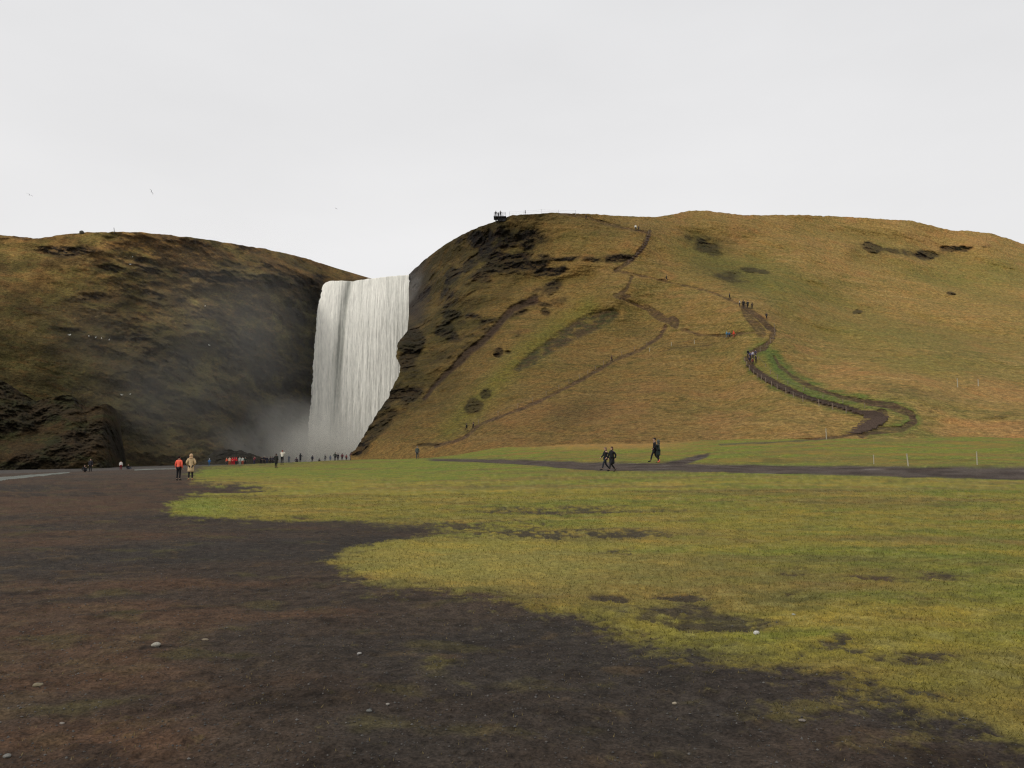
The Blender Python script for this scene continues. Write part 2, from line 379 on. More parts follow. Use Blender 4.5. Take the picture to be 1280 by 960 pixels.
# ---- right hill
rc_ = [(511,343,266),(530,325,254),(560,303,237),(590,287,224),(620,276,211),(640,269,207),(660,267.5,206),(700,266,205),(740,268,207),(780,270,211),(820,271.5,216),(845,267,222),(860,263.5,226),(885,263.5,228),(930,269,230),(1000,268.5,240),(1060,271,246),(1140,276,254),(1190,288,262),(1215,289,264),(1240,292,266),(1280,305,270),(1460,345,285)]
sil = [(0.0,437),(.06,441),(.12,452),(.2,462),(.27,473),(.36,486),(.43,494),(.44,496),(.48,500),(.53,498),(.57,494.5),(.62,496),(.66,501),(.70,509),(.78,511),(1.0,511)]
YCR = lambda x: np.interp(x, [400] + [p[0] for p in rc_], [343] + [p[1] for p in rc_])
YBR = lambda x: np.interp(x, [430,500,600,700,870,1000,1280,1460], [580,580,577,570,566,562,560,560])
rt = [(437,570,150),(452,545,154),(473,508,162),(499,455,180),(497,437,186),(503,418,198),(511,398,232),(511,343,266),
      (520,380,240),(530,395,212),(540,410,198),(520,440,186),(545,375,222),(560,350,220),(560,330,232),(600,310,219),(600,345,205),(600,400,184),(600,450,166),(600,500,146),(600,545,124),(600,568,111),(500,545,142),(490,568,133),(545,570,120),(550,480,164),(540,450,180),
      (650,300,208),(650,350,198),(650,400,180),(680,450,159),(680,500,138),(680,545,113),(680,562,104),
      (700,330,196),(770,340,190),(800,290,201),(812,310,198),(770,372,179),(840,405,166),(765,452,159),(725,425,170),(740,395,180),(690,415,174),(700,440,163),(830,351,188),(892,366,174),(930,384,158),(968,413,149),(935,442,139),(980,485,119),(1050,510,105),(1090,520,99),(1060,545,93),
      (860,450,150),(860,500,129),(860,545,104),(860,558,97),(760,500,134),(760,550,106),(1020,450,141),(1100,480,119),(1145,525,98),(1200,500,115),(1280,500,118),(1280,546,91),(1160,546,92),(1000,548,93),(1280,450,150),(1280,400,190),(1280,350,235),(1100,350,215),(1100,400,178),(1100,440,147),(1000,330,205),(1000,380,176),(900,320,205),(1460,560,88),(1460,450,150),(910,418,152),(930,350,188),(870,305,210),(800,400,176),
      (1000,300,222),(1180,330,240),(1200,380,205),(960,470,128),(900,480,138),(700,570,101),(1000,560,89),(1280,558,87)] + rc_
TR = TPS([p[0] for p in rt], [p[1] for p in rt], [math.log(p[2]) for p in rt], 200.0, 2e-4)
NJ = 1000; NI = 400
s_in = np.concatenate([np.linspace(0, 1, NJ)])
t_in = np.linspace(0, 1, NI)
Tm, Sm = np.meshgrid(t_in, s_in, indexing='ij')
XL = np.interp(Tm, [p[0] for p in sil], [p[1] for p in sil])
XL = XL + (2.2 * fbm(Tm * 14, 3.3, 1.7, 4) + 1.2 * fbm(Tm * 60, 1.3, 4.7, 3)) * ss(.75, .6, Tm)
px = XL + (1320 - XL) * Sm
# add coarse columns out of frame
extra = np.linspace(1325, 1460, 30)
px = np.hstack([px, np.broadcast_to(extra, (NI, 30))]); Tm = np.hstack([Tm, np.repeat(Tm[:, :1], 30, 1)])
py = YBR(px) + (YCR(px) - YBR(px)) * Tm
d = np.exp(TR(px, py))
X, Y, Z = P(px, py, d)

def spots(px, py, lst):
    m = np.zeros(px.shape)
    for cx, cy, rx, ry, rot, k in lst:
        m = np.maximum(m, k * np.exp(-ell(px, py, cx, cy, rx, ry, R(rot))**1.5 * .8))
    return m
wob = 3.5 * fbm(X * .12, Y * .05, Z * .12, 4); wob2 = 3.5 * fbm(X * .12 + 40, Y * .05, Z * .12, 4)
qx, qy = px + wob, py + wob2
CR = [(622,294,26,9,5,1.1),(645,305,28,9,10,.9),(652,326,16,12,0,1.3),(610,318,26,14,-20,.9),(690,338,22,7,-8,1.3),(600,345,22,10,10,.8),(566,345,16,8,-30,1.1),(560,375,20,20,0,.6),(540,350,24,14,-30,.5),(705,322,26,4,-6,1.0),(760,322,34,5.5,0,1.1),
      (685,362,22,10,-25,.9),(668,378,26,5,8,.8),(682,388,8,6,0,1.0),(566,394,15,7,5,1.2),(592,396,12,5,5,.9),(556,412,14,12,10,1.25),(512,428,18,20,-20,1.3),(506,452,8,14,0,1.2),(600,415,26,8,-10,.8),(585,432,16,6,-5,.7),(622,400,34,6,-12,.7),
      (622,441,7,6,0,1.3),(634,440,6,3,0,.7),(592,508,13,10,-25,1.4),(608,491,8,6,-20,1.3),(487,500,30,11,-40,.95),(462,535,20,16,-50,1.25),(450,556,16,12,-50,1.3),(480,520,24,12,-40,1.1),(512,495,20,10,-30,.9),(478,478,14,20,20,.5),
      (868,300,16,6,15,.75),(885,312,20,8,10,1.0),(936,338,16,6,10,.8),(955,340,10,4,5,1.0),(912,345,30,10,10,.6),(1090,309,17,6,12,1.1),(1125,315,26,4,10,.9),(1158,318,18,6,5,1.1),(1195,311,24,5,-8,.9),(1235,306,10,3,5,.6),(1188,368,6,2.5,0,1.2),(1073,390,6,2.5,0,1.0),
      (575,300,24,7,-35,.5),(625,535,5,5,0,.6),(1142,485,14,3,5,.5),(1240,523,26,3,0,.5),(1250,548,30,2,2,.5),(530,556,30,2.5,-5,.7),(488,558,12,3,0,.4),(560,440,30,26,-30,.5),(520,470,24,14,-40,.45),(735,520,18,8,-20,.28),(785,553,8,4,-20,.4),(700,375,26,6,-10,.4),(900,300,50,10,10,.35),
      (545,305,30,5,-38,.45),(630,300,54,18,0,.95),(650,328,46,16,0,1.0),(600,330,30,18,0,.8),(530,365,16,18,0,.6),(555,392,12,5,0,.8),(640,395,24,6,-25,.8),(560,420,20,8,10,.8),(650,418,14,5,-30,.6),(508,440,14,24,-15,.9),(474,528,24,14,-45,.9),(446,560,12,12,-60,1.2),(500,510,16,8,-30,.8)]
crag = spots(qx, qy, CR)
rockn = ridged(X * .12, Y * .10, Z * .2, 5); rn2 = fbm(X * .42, Y * .3, Z * .62, 5, .55)
crg = ss(.22, .78, crag * (1 + .85 * fbm(X * .20, Y * .12, Z * .24, 4)) - .05)
rugged = ss(720, 620, px + (py - 300) * .55) * ss(575, 480, py)    # the mossy bluff beside the fall
rugged = np.maximum(rugged, .0)
disp = crg * (2.0 * rockn + .8 * rn2 - .9) + rugged * (3.2 * fbm(X * .07, Y * .06, Z * .085, 4) + .45 * rn2)
disp += .16 * fbm(X * .07, Y * .07, Z * 1.5 + .15 * X, 4, .6) + (2.2 + 2.2 * ss(820, 950, px)) * fbm(X * .028 + Z * .02, Y * .01, Z * .045 - X * .012, 3) + 1.1 * fbm(X * .08, Y * .05, Z * .14, 4) + .26 * fbm(X * .25, Y * .25, Z * .6, 4) + .10 * fbm(X * 1.1, Y * 1.1, Z * 1.6, 3)
# hollow gullies and paths cut into the turf
MAIN = [(700,267),(735,272),(760,280),(800,289),(812,291)]
ZIG = [(812,290),(806,306),(795,320),(780,332),(769,338)]
TRV = [(769,338),(800,344),(833,352),(870,360),(892,366),(915,376),(930,384)]
UPS = [(930,384),(945,395),(958,405),(967,413),(965,424),(955,434),(940,441),(934,448),(942,462),(962,476),(985,488),(1010,498),(1040,506),(1075,515)]
FOOT = [(1102,518),(1097,528),(1078,540)]
FOOTL = [(1078,541),(1050,546),(1010,550),(960,553)]
LOOP = [(968,446),(975,458),(992,472),(1015,484),(1050,496),(1085,503),(1115,508),(1138,517),(1143,527),(1128,536),(1090,539)]
LNK = [(790,346),(783,362),(770,370),(800,383),(822,392)]
LOW = [(832,408),(826,420),(800,437),(765,452),(730,473),(690,494),(650,512),(610,526),(598,532),(580,548),(545,558)]
RTR = [(852,411),(872,418),(905,420),(925,417),(945,415)]
TR2 = [(822,440),(850,434),(890,431)]
SHORT = [(930,384),(936,397),(946,408),(952,417)]
def pm(pts, w, soft=1.2, k=1.0): return k * ss(w + soft, w - soft * .6, polyd(px, py, pts) + 1.3 * perlin(X * .3, Y * .3, Z * .3) + .6 * perlin(X * 1.1, Y, Z))
path = np.zeros(px.shape)
for pts, w, k in [(MAIN,1.3,.8),(ZIG,2.4,1),(TRV,.8,.8),(UPS[:7],3.2,1),(UPS[6:],3.4,1),(FOOT,7.5,1),(FOOTL,1.4,.9),(LOOP[:3],1.6,.9),(LOOP[2:6],2.2,1),(LOOP[5:],4.2,1),(LNK,1.5,.9),(LOW,1.7,1),(RTR,1.1,.8),(TR2,.8,.5),(SHORT,5,.8),([(690,264),(730,269)],1,.5)]:
    path = np.maximum(path, pm(pts, w, k=k))
path = np.maximum(path, ss(1.25, .8, ell(qx + 2 * wob2, qy + wob, 842, 402, 9, 6.5, R(35))))
path = np.maximum(path, ss(1.3, .7, ell(qx, qy, 822, 394, 20, 5, R(30))) * .9)
path = np.maximum(path, ss(1.3, .8, ell(qx, qy, 778, 369, 12, 3, R(5))) * .8)
scree = ss(-2.5, 3, sdf(qx, qy, [(768,384),(745,388),(722,400),(700,414),(678,430),(655,447),(640,462),(648,464),(668,455),(690,442),(720,424),(748,412),(766,402),(775,392)]))
gully = ss(6.5, 2.5, polyd(qx, qy, [(668,374),(640,385),(625,402),(610,420),(585,442),(560,465),(540,485),(532,497)]) + 2.2 * ss(440, 490, py))
disp += -.45 * path - .8 * scree * 1 - 1.0 * gully
ridge = np.exp(-(polyd(px, py, [(772,374),(735,384),(690,410),(650,440),(620,470),(590,500)]) / 9)**2)
disp += 1.0 * ridge
sw = np.zeros(px.shape)
for pts_, w_s, k_s in [([(950,325),(1030,372),(1120,408),(1210,424),(1320,442)],15,1.0),([(1075,322),(1150,342),(1220,368),(1320,392)],13,.9),([(985,395),(1060,430),(1150,455),(1320,480)],14,.7),([(870,300),(905,335),(960,368),(985,395)],14,1.0),([(1000,290),(1090,300),(1200,330),(1320,350)],11,.6),([(650,350),(700,352),(740,345)],8,.7),([(640,500),(600,520),(560,540)],8,.4)]:
    sw = np.maximum(sw, k_s * np.exp(-((polyd(px, py, pts_) + 5 * fbm(X * .05, Y * .03, Z * .08, 3)) / w_s)**2))
disp += -3.0 * sw + 3.5 * np.exp(-ell(px, py, 820, 490, 130, 55)) + 2.0 * np.exp(-ell(px, py, 1180, 470, 120, 30))
grn_s = np.exp(-(polyd(px, py, [(935,430),(962,470),(1000,500)]) / 7)**2)
fade = ss(0, .02, Tm); 
d2 = d - disp * (.4 + .6 * fade)
X, Y, Z = P(px, py, d2)
Z = Z + ss(.985, 1, Tm) * (.22 * fbm(X * .5, 3, 1, 4) + .2 * fbm(X * .12, 5, 1, 3))
n = grid_normals(X, Y, Z)
nzv = n[..., 2]
# colours
nb1 = fbm(X * .03, Y * .03, Z * .05, 4); nb2 = fbm(X * .10 + 7, Y * .05, Z * .25, 5); nb3 = fbm(X * .5, Y * .3, Z * 1.6, 4); nb4 = fbm(X * 1.6, Y, Z * 4, 3)
shp = px.shape + (3,)
terr = fbm(X * .07, Y * .07, Z * 1.5 + .15 * X, 4, .6)
c = np.broadcast_to(S(140, 113, 60), shp).copy()
c = mix(c, S(118, 106, 52), ss(-.15, .5, nb1 * .8 + nb2 * .6) * .7)
c = mix(c, S(100, 90, 46), ss(.05, .5, terr) * .45)
c = mix(c, S(162, 134, 82), ss(.1, .55, -terr) * .35)
c = mix(c, S(147, 112, 64), ss(.05, .6, nb2 * .9 - nb1 * .4 + .25 * ss(430, 530, py) * ss(560, 800, px)) * .75)
c = mix(c, S(92, 86, 40), ss(.12, .55, nb3 * .8 + nb1 * .3) * .55)
c = mix(c, S(160, 130, 74), ss(.2, .6, nb4) * .45)
c = mix(c, S(128, 122, 50), np.exp(-(polyd(px, py, [(735,384),(690,412),(640,455),(600,500),(560,540)]) / 14)**2) * .6)
c = mix(c, S(106, 106, 44), spots(qx, qy, [(900,330,70,18,20,.6),(960,355,60,12,10,.5),(1080,420,70,14,8,.35),(1150,455,60,12,5,.4),(1220,345,60,20,10,.3),(960,450,14,30,-30,.7)]))
c = mix(c, S(88, 98, 42), np.clip(np.maximum(ss(12, 4, polyd(px, py, UPS[5:])) * .6, ss(13, 5, polyd(px, py, LOOP)) * .75) * (1 + .9 * nb3), 0, 1))
c = mix(c, S(86, 100, 44), np.exp(-(polyd(px, py, [(960,440),(975,468),(1005,490),(1040,502)]) / 6)**2) * .8)
c = mix(c, S(80, 73, 38), rugged * ss(-.4, .4, nb2 + .3 * rn2 + .1) * .85)
c = mix(c, S(104, 88, 40), rugged * .35)
c = mix(c, S(150, 118, 62), ss(548, 562, py) * ss(880, 800, px) * .7)
c = mix(c, S(150, 113, 66), ss(505, 515, py) * ss(1120, 1180, px) * ss(.0, .4, nb2 + .15) * .6)
c = mix(c, S(104, 110, 46), ss(520, 528, py) * ss(1130, 1170, px) * ss(.0, .4, -nb2 + .05) * .6)
c = mix(c, S(84, 74, 40), spots(qx, qy, [(720,515,40,16,-20,.5),(870,430,40,8,-5,.3),(1140,490,60,6,8,.4),(760,285,50,10,10,.35),(905,340,50,16,15,.5),(885,305,35,12,10,.5),(800,415,40,10,20,.3),(1130,316,70,6,5,.4)]))
c = mix(c, S(104, 98, 46), sw * .5)
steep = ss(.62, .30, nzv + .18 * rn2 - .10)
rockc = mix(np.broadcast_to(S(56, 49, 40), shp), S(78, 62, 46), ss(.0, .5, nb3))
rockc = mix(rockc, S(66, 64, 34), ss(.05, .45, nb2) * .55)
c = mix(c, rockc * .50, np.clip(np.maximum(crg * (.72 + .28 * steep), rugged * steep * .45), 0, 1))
c = mix(c, S(74, 67, 63), ss(545, 515, px + .0 * py) * ss(425, 385, py) * .8)
c = mix(c, S(86, 72, 50), scree * .9 * ss(-.6, .2, rn2)); c = mix(c, S(76, 78, 44), scree * ss(.1, .5, nb3 + .3 * ss(700, 660, px) + .25 * ss(730, 760, px)) * .7)
c = mix(c, S(76, 60, 46), gully * .9)
pc = mix(np.broadcast_to(S(80, 64, 46), shp), S(108, 86, 62), ss(0, .5, nb4))
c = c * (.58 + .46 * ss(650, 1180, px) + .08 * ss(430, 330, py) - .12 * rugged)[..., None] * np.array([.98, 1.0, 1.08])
c = mix(c, pc * .78, np.clip(path * (.86 + .5 * nb3), 0, 1))
mist_rock = ss(560, 500, px) * ss(400, 350, py)
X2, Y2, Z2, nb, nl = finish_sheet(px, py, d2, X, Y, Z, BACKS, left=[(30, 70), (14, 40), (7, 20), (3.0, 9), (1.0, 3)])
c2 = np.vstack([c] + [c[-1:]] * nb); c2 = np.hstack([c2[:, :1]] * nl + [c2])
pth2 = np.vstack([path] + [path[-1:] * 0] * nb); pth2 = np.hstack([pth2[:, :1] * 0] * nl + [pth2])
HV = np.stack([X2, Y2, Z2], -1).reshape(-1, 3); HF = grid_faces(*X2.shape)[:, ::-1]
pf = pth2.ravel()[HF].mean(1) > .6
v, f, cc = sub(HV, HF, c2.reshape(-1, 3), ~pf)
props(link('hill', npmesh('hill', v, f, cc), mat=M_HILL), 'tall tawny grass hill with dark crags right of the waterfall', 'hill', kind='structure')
v, f, cc = sub(HV, HF, c2.reshape(-1, 3), pf)
props(link('path', npmesh('path', v, f, cc), mat=M_HILL), 'worn brown footpaths climbing the grass hillside', 'path', kind='structure')
hr_px, hr_py = proj(X, Y, Z); hrX, hrY, hrZ = X, Y, Z

# ---- left hill and cliff
lc_ = [(-170,300,188),(-60,292,200),(0,293.5,212),(48,298,214),(75,294,216),(110,290,219),(175,290,226),(215,294,232),(270,301,243),(330,311,258),(380,322,276),(420,335,290),(462,347.5,300),(475,350,290),(511,349,275),(545,346,270)]
YCL = lambda x: np.interp(x, [p[0] for p in lc_], [p[1] for p in lc_])
lt = [(-170,400,165),(-170,500,150),(-170,600,140),(0,340,200),(0,400,186),(0,450,178),(0,500,172),(0,600,162),(100,320,213),(100,400,203),(60,430,190),(100,500,188),(100,600,178),(200,320,229),(200,370,220),(200,430,212),(200,500,206),(200,600,196),(300,325,248),(300,345,245),(300,400,238),(300,450,236),(300,500,236),(300,550,226),(300,600,216),(240,540,206),(240,600,200),
      (350,350,252),(350,420,254),(350,500,256),(340,560,246),(340,600,232),(390,348,265),(390,360,266),(390,400,267),(390,450,269),(390,500,269),(390,540,268),(390,600,264),(450,358,276),(450,400,276),(450,450,276),(450,520,276),(450,600,274),(530,360,274),(530,400,274),(530,450,274),(530,520,274),(530,600,274),(400,347,272),(440,350,284),(270,470,226),(150,470,200),(130,350,212)] + lc_
TL = TPS([p[0] for p in lt], [p[1] for p in lt], [math.log(p[2]) for p in lt], 200.0, 2e-4)
xs = np.concatenate([np.linspace(-170, -12, 40), np.arange(-10, 546, 1.05)])
t_in = np.linspace(0, 1, 330)
Tm, px = np.meshgrid(t_in, xs, indexing='ij')
py = 600 + (YCL(px) - 600) * Tm
d = np.exp(TL(px, py)); X, Y, Z = P(px, py, d)
wob = 5 * fbm(X * .08, Y * .05, Z * .08, 4); wob2 = 5 * fbm(X * .08 + 40, Y * .05, Z * .08, 4)
qx, qy = px + wob, py + wob2
CL = [(80,313,50,7,4,1.2),(130,336,26,6,5,1.1),(190,333,22,10,20,1.1),(230,301,36,5,8,1.0),(290,348,70,9,6,1.3),(350,352,60,9,3,1.3),(190,372,24,9,10,.9),(230,375,20,8,10,.8),(110,375,45,8,-4,.7),(60,385,40,9,0,.5),(160,420,40,10,0,.7),(90,415,40,7,5,.6),
      (210,455,50,28,20,.8),(300,430,60,40,0,.75),(350,480,50,60,0,1.05),(380,400,26,50,0,1.1),(260,400,40,18,0,.6),(250,500,60,40,0,.7),(180,500,50,30,0,.5),(130,450,60,16,0,.4),(20,440,40,12,0,.35),(300,318,60,7,10,.6),(150,300,40,5,3,.5),(20,296,40,2.5,2,.6),(380,330,40,8,18,.5),(330,540,60,40,0,.9),(60,460,60,14,-5,.35),(400,345,10,6,0,1.0)]
crag = spots(qx, qy, CL)
ti = Z + .25 * X; rn2 = fbm(X * .28, Y * .2, ti * .42, 5, .55); rockn = ridged(X * .055, Y * .05, ti * .11, 5)
crg = ss(.25, .95, crag * (1 + .65 * fbm(X * .12, Y * .08, Z * .2, 4)))
rug = ss(30, 180, px) * .8 + .2
disp = crg * (2.8 * rockn + 1.1 * rn2 - 1.0) + rug * (4.5 * fbm(X * .045, Y * .04, Z * .06, 4, .5) + 1.5 * ridged(X * .05 + 9, Y * .05, Z * .13 + .04 * X, 4) + .8 * rn2) + .2 * fbm(X * .25, Y * .25, Z * .5, 4) + .12 * fbm(X, Y, Z * 1.5, 3)
lipm = ss(398, 404, px)           # flatter rock behind the falling water
disp = disp * (1 - .75 * lipm)

d2 = d - disp * ss(0, .03, Tm); d2 = np.where(px > 400, np.maximum(d2, 268.5), d2); X, Y, Z = P(px, py, d2)
Z = Z + ss(.985, 1, Tm) * .4 * fbm(X * .35, 3, 1, 4) * (1 - lipm)
n = grid_normals(X, Y, Z); nzv = n[..., 2]
nb1 = fbm(X * .03, Y * .03, Z * .05, 4); nb2 = fbm(X * .10 + 7, Y * .05, Z * .2, 5); nb3 = fbm(X * .5, Y * .3, Z * 1.2, 4); nb4 = fbm(X * 1.6, Y, Z * 3, 3)
shp = px.shape + (3,)
c = np.broadcast_to(S(104, 88, 52), shp).copy()
c = mix(c, S(126, 97, 52), ss(330, 300, py - .12 * np.abs(px - 100)) * .8)
c = mix(c, S(128, 100, 54), np.exp(-ell(px, py, 70, 350, 90, 22)) * .7)
c = mix(c, S(90, 84, 42), ss(-.2, .4, nb2) * .65)
c = mix(c, S(80, 76, 44), ss(400, 470, py + .1 * px) * .55)
c = mix(c, S(110, 80, 44), ss(.1, .5, nb3) * .45)
steep = ss(.60, .28, nzv + .15 * rn2 - .08)
rockc = mix(np.broadcast_to(S(52, 46, 38), shp), S(72, 58, 42), ss(.0, .5, nb3))
rockc = mix(rockc, S(64, 62, 36), ss(.0, .45, nb2) * .6)
c = mix(c, rockc, np.clip(np.maximum(crg * (.5 + .5 * steep), rug * steep * .6), 0, 1))
c = mix(c, S(112, 104, 58), ss(180, 240, px) * ss(362, 378, py) * ss(540, 480, py) * ss(-.05, .45, fbm(X * .13, Y * .1, (Z + .5 * X) * .17, 5, .6)) * .75)
c = mix(c, S(38, 34, 28), ss(170, 240, px) * ss(.1, .5, fbm(X * .10 + 50, Y * .1, (Z - .2 * X) * .24, 5, .6)) * .7)
nb5 = fbm(X * .16, Y * .08, (Z + .3 * X) * .22, 5, .6)
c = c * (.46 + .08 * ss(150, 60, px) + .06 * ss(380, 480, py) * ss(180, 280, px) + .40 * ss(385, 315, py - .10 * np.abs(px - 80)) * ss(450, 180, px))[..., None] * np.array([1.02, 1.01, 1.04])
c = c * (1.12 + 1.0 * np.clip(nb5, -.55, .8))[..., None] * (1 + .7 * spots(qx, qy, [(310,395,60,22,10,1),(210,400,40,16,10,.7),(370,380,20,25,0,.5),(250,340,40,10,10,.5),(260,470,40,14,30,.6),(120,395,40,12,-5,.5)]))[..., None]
c = mix(c, S(112, 92, 52), ss(395, 420, px) * ss(352, 344, py) * .5 * ss(-.3, .4, nb3))
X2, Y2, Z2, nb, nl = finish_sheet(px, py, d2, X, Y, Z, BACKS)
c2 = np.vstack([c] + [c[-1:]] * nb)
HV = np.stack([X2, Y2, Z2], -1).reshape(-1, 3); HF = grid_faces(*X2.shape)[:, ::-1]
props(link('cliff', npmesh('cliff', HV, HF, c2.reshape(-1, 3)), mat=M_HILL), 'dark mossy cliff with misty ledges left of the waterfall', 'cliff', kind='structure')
hl_px, hl_py = proj(X, Y, Z); hlX, hlY, hlZ = X, Y, Z

# ---- low mounds in front of the left cliff
def mound(name, label, top, d0, d1, x0, x1, seed, cols, depth_back=14, amp=1.0, cr=.5, rnd=0):
    xs = np.arange(x0, x1, 1.1); t = np.linspace(0, 1, 130)
    Tm, px = np.meshgrid(t, xs, indexing='ij')
    yt = np.interp(px, [p[0] for p in top], [p[1] for p in top]) + 2.0 * fbm(px * .10, seed, 0, 5, .6)
    yb = 596.0
    py = yb + (yt - yb) * Tm
    dd0 = np.interp(px, [x0, x1], d0); d = dd0 + d1 * (Tm ** 1.4) + rnd * np.clip((px - (x1 - 48)) / 44, 0, 1) ** 2.2 
    X, Y, Z = P(px, py, d)
    rn = ridged(X * .14, Y * .12, Z * .14 + seed, 4); r2 = fbm(X * .4, Y * .4, Z * .45 + seed, 5, .6); cm = ss(-.25, .45, fbm(X * .11, seed, Z * .13, 4) + cr - .35)
    big = fbm(X * .07, seed + 3, Z * .09, 3)
    d = d - ss(0, .1, Tm) * amp * (3.2 * big + cm * (.8 * rn + .9 * r2) + .5 * r2)
    X, Y, Z = P(px, py, d)
    n = grid_normals(X, Y, Z); nb2 = fbm(X * .2, Y * .1, Z * .5 + seed, 4); nb3 = fbm(X * .7, Y * .5, Z * 1.5 + seed, 4)
    steep = ss(.65, .3, n[..., 2] + .2 * r2)
    c = mix(np.broadcast_to(cols[0], px.shape + (3,)), cols[1], ss(-.2, .4, nb2)); c = mix(c, cols[3], ss(.1, .5, nb3) * .5)
    c = mix(c, cols[2], np.clip(cm * (.45 + .25 * steep) + .15 * steep, 0, 1))
    bk = [(1, -.2), (3, -1), (7, -2.5), (depth_back, -7), (depth_back * 2, -16)]
    rX, rY, rZ = [X], [Y], [Z]
    for by, bz in bk: rX.append(X[-1:] * (Y[-1:] + by) / Y[-1:]); rY.append(Y[-1:] + by); rZ.append(Z[-1:] + bz)
    X = np.vstack(rX); Y = np.vstack(rY); Z = np.vstack(rZ); c = np.vstack([c] + [c[-1:]] * len(bk))
    xe, ye = X[:, -1:], Y[:, -1:]
    X = np.hstack([X, xe * (ye + 4) / ye - .8, xe * (ye + 16) / ye - 4]); Y = np.hstack([Y, ye + 4, ye + 16]); Z = np.hstack([Z, Z[:, -1:], Z[:, -1:]]); c = np.hstack([c, c[:, -1:], c[:, -1:]])
    o = link(name, npmesh(name, np.stack([X, Y, Z], -1).reshape(-1, 3), grid_faces(*X.shape)[:, ::-1], c.reshape(-1, 3)), mat=M_HILL)
    return props(o, label, 'hill', kind='structure')
mc = [S(58, 47, 29), S(52, 52, 28), S(30, 27, 22), S(74, 58, 34)]
mound('hill_mound', 'brown and mossy craggy mound at the foot of the left cliff',
      [(-170,455),(-60,462),(0,474),(12,481),(30,493),(45,501),(60,497),(75,494),(90,494.5),(100,502),(108,508),(115,510),(122,506),(131,504.5),(139,507),(145,512),(150,521),(153,533),(156,548),(159,562),(161,577),(163,592)], (150, 160), 20, -170, 165, 4.0, mc, amp=1.3, rnd=30, cr=.6)
mound('hill_talus', 'low dark rubble bank by the pool under the left cliff',
      [(165,588),(200,581),(235,572),(262,568),(282,562),(300,563),(320,569),(340,575),(352,581),(364,591)], (192, 198), 14, 165, 366, 9.0, [S(46, 43, 34), S(42, 40, 31), S(32, 30, 27), S(52, 46, 36)], cr=.3)

# ------------------------------------------------------------------ water
t = np.linspace(0, 1, 300); s = np.linspace(0, 1, 260)
Tm, Sm = np.meshgrid(t, s, indexing='ij')
top_y = np.interp(Sm, [0, .03, .08, .30, .35, .40, .52, .7, .8, 1], [357, 353, 351.3, 350.6, 351.4, 350.4, 348.6, 346.4, 345, 343.7]) + .5 * fbm(Sm * 14, 2, 2, 3)
xl = np.interp(Tm, [0, .1, .3, .6, 1], [404, 398, 394, 389, 383]); xr = np.interp(Tm, [0, .3, 1], [511.5, 512.5, 512])
px = xl + (xr - xl) * Sm; px += (1.0 - 2 * np.abs(Sm - .5)) * 0
edge = np.maximum(ss(.06, 0, Sm), ss(.94, 1, Sm)); px += edge * (1.8 * fbm(Tm * 9, 1, 1, 4) + 1.0 * fbm(Tm * 40, 5, 1, 3) - .4)
py = top_y + (592 - top_y) * Tm
dw = 263.5 - 2.2 * np.sin(np.clip(Tm * 6, 0, math.pi / 2)) - 1.2 * Tm
X, Y, Z = P(px, py, dw)
w_ = .75 * fbm(X * .22, 1.0, Z * .012, 4) + .45 * fbm(X * .9, 3, Z * .05 , 4) + .22 * fbm(X * 1.2, 5, Z * .16 + 1.5 * perlin(X * .3, 1, Z * .05), 4) * ss(0, .25, Tm) + .06 * fbm(X * 3, 5, Z * .4, 2)
rib = np.exp(-((Sm - np.interp(Tm, [0, .5, 1], [.31, .24, .27])) / .045)**2) * ss(1.0, .35, Tm)
Y = Y - w_ * .36 * ss(0, .06, Tm) + rib * 1.0
bX, bY, bZ = [], [], []
for by in (60, 25, 10, 4, 1.5):
    bX.append(X[:1]); bY.append(Y[:1] + by); bZ.append(Z[:1] + .12 - .0 * by + .05 * fbm(X[:1], by, 1, 2))
X = np.vstack(bX + [X]); Y = np.vstack(bY + [Y]); Z = np.vstack(bZ + [Z]); padn = 5
foam = np.clip(.82 + .38 * fbm(X * .35, 1, Z * .010, 4) + .28 * fbm(X * 1.5, 1, Z * .05, 4) + .22 * fbm(X * 2.2, 4, Z * .25, 4) + .12 * fbm(X * 3, 4, Z * 1.0, 3), 0, 1)
rib2 = np.vstack([np.repeat(rib[:1], padn, 0), rib]); Tm2 = np.vstack([np.repeat(Tm[:1], padn, 0), Tm]); Sm2 = np.vstack([np.repeat(Sm[:1], padn, 0), Sm])
foam = np.clip(foam - 1.0 * rib2 * (.6 + .5 * fbm(X * 1.2, 8, Z * .06, 3)), 0, 1)
wc = mix(np.broadcast_to(np.array([.30, .30, .26]), X.shape + (3,)), np.array([.90, .87, .77]), foam)
m, nt, b = newmat('falling_water')
at = nt.nodes.new('ShaderNodeAttribute'); at.attribute_name = 'Col'
tc = nt.nodes.new('ShaderNodeTexCoord'); mp = nt.nodes.new('ShaderNodeMapping'); mp.inputs['Scale'].default_value = (2.6, 1, .35)
nn = nt.nodes.new('ShaderNodeTexNoise'); nn.inputs['Scale'].default_value = 1; nn.inputs['Detail'].default_value = 6; nn.inputs['Roughness'].default_value = .7
nt.links.new(tc.outputs['Object'], mp.inputs['Vector']); nt.links.new(mp.outputs['Vector'], nn.inputs['Vector'])
mr = nt.nodes.new('ShaderNodeMapRange'); mr.inputs['From Min'].default_value = .3; mr.inputs['From Max'].default_value = .7; mr.inputs['To Min'].default_value = .80; mr.inputs['To Max'].default_value = 1.12
nt.links.new(nn.outputs['Fac'], mr.inputs['Value'])
mx = nt.nodes.new('ShaderNodeVectorMath'); mx.operation = 'SCALE'; nt.links.new(at.outputs['Color'], mx.inputs[0]); nt.links.new(mr.outputs['Result'], mx.inputs['Scale'])
nt.links.new(mx.outputs['Vector'], b.inputs['Base Color']); b.inputs['Roughness'].default_value = .6
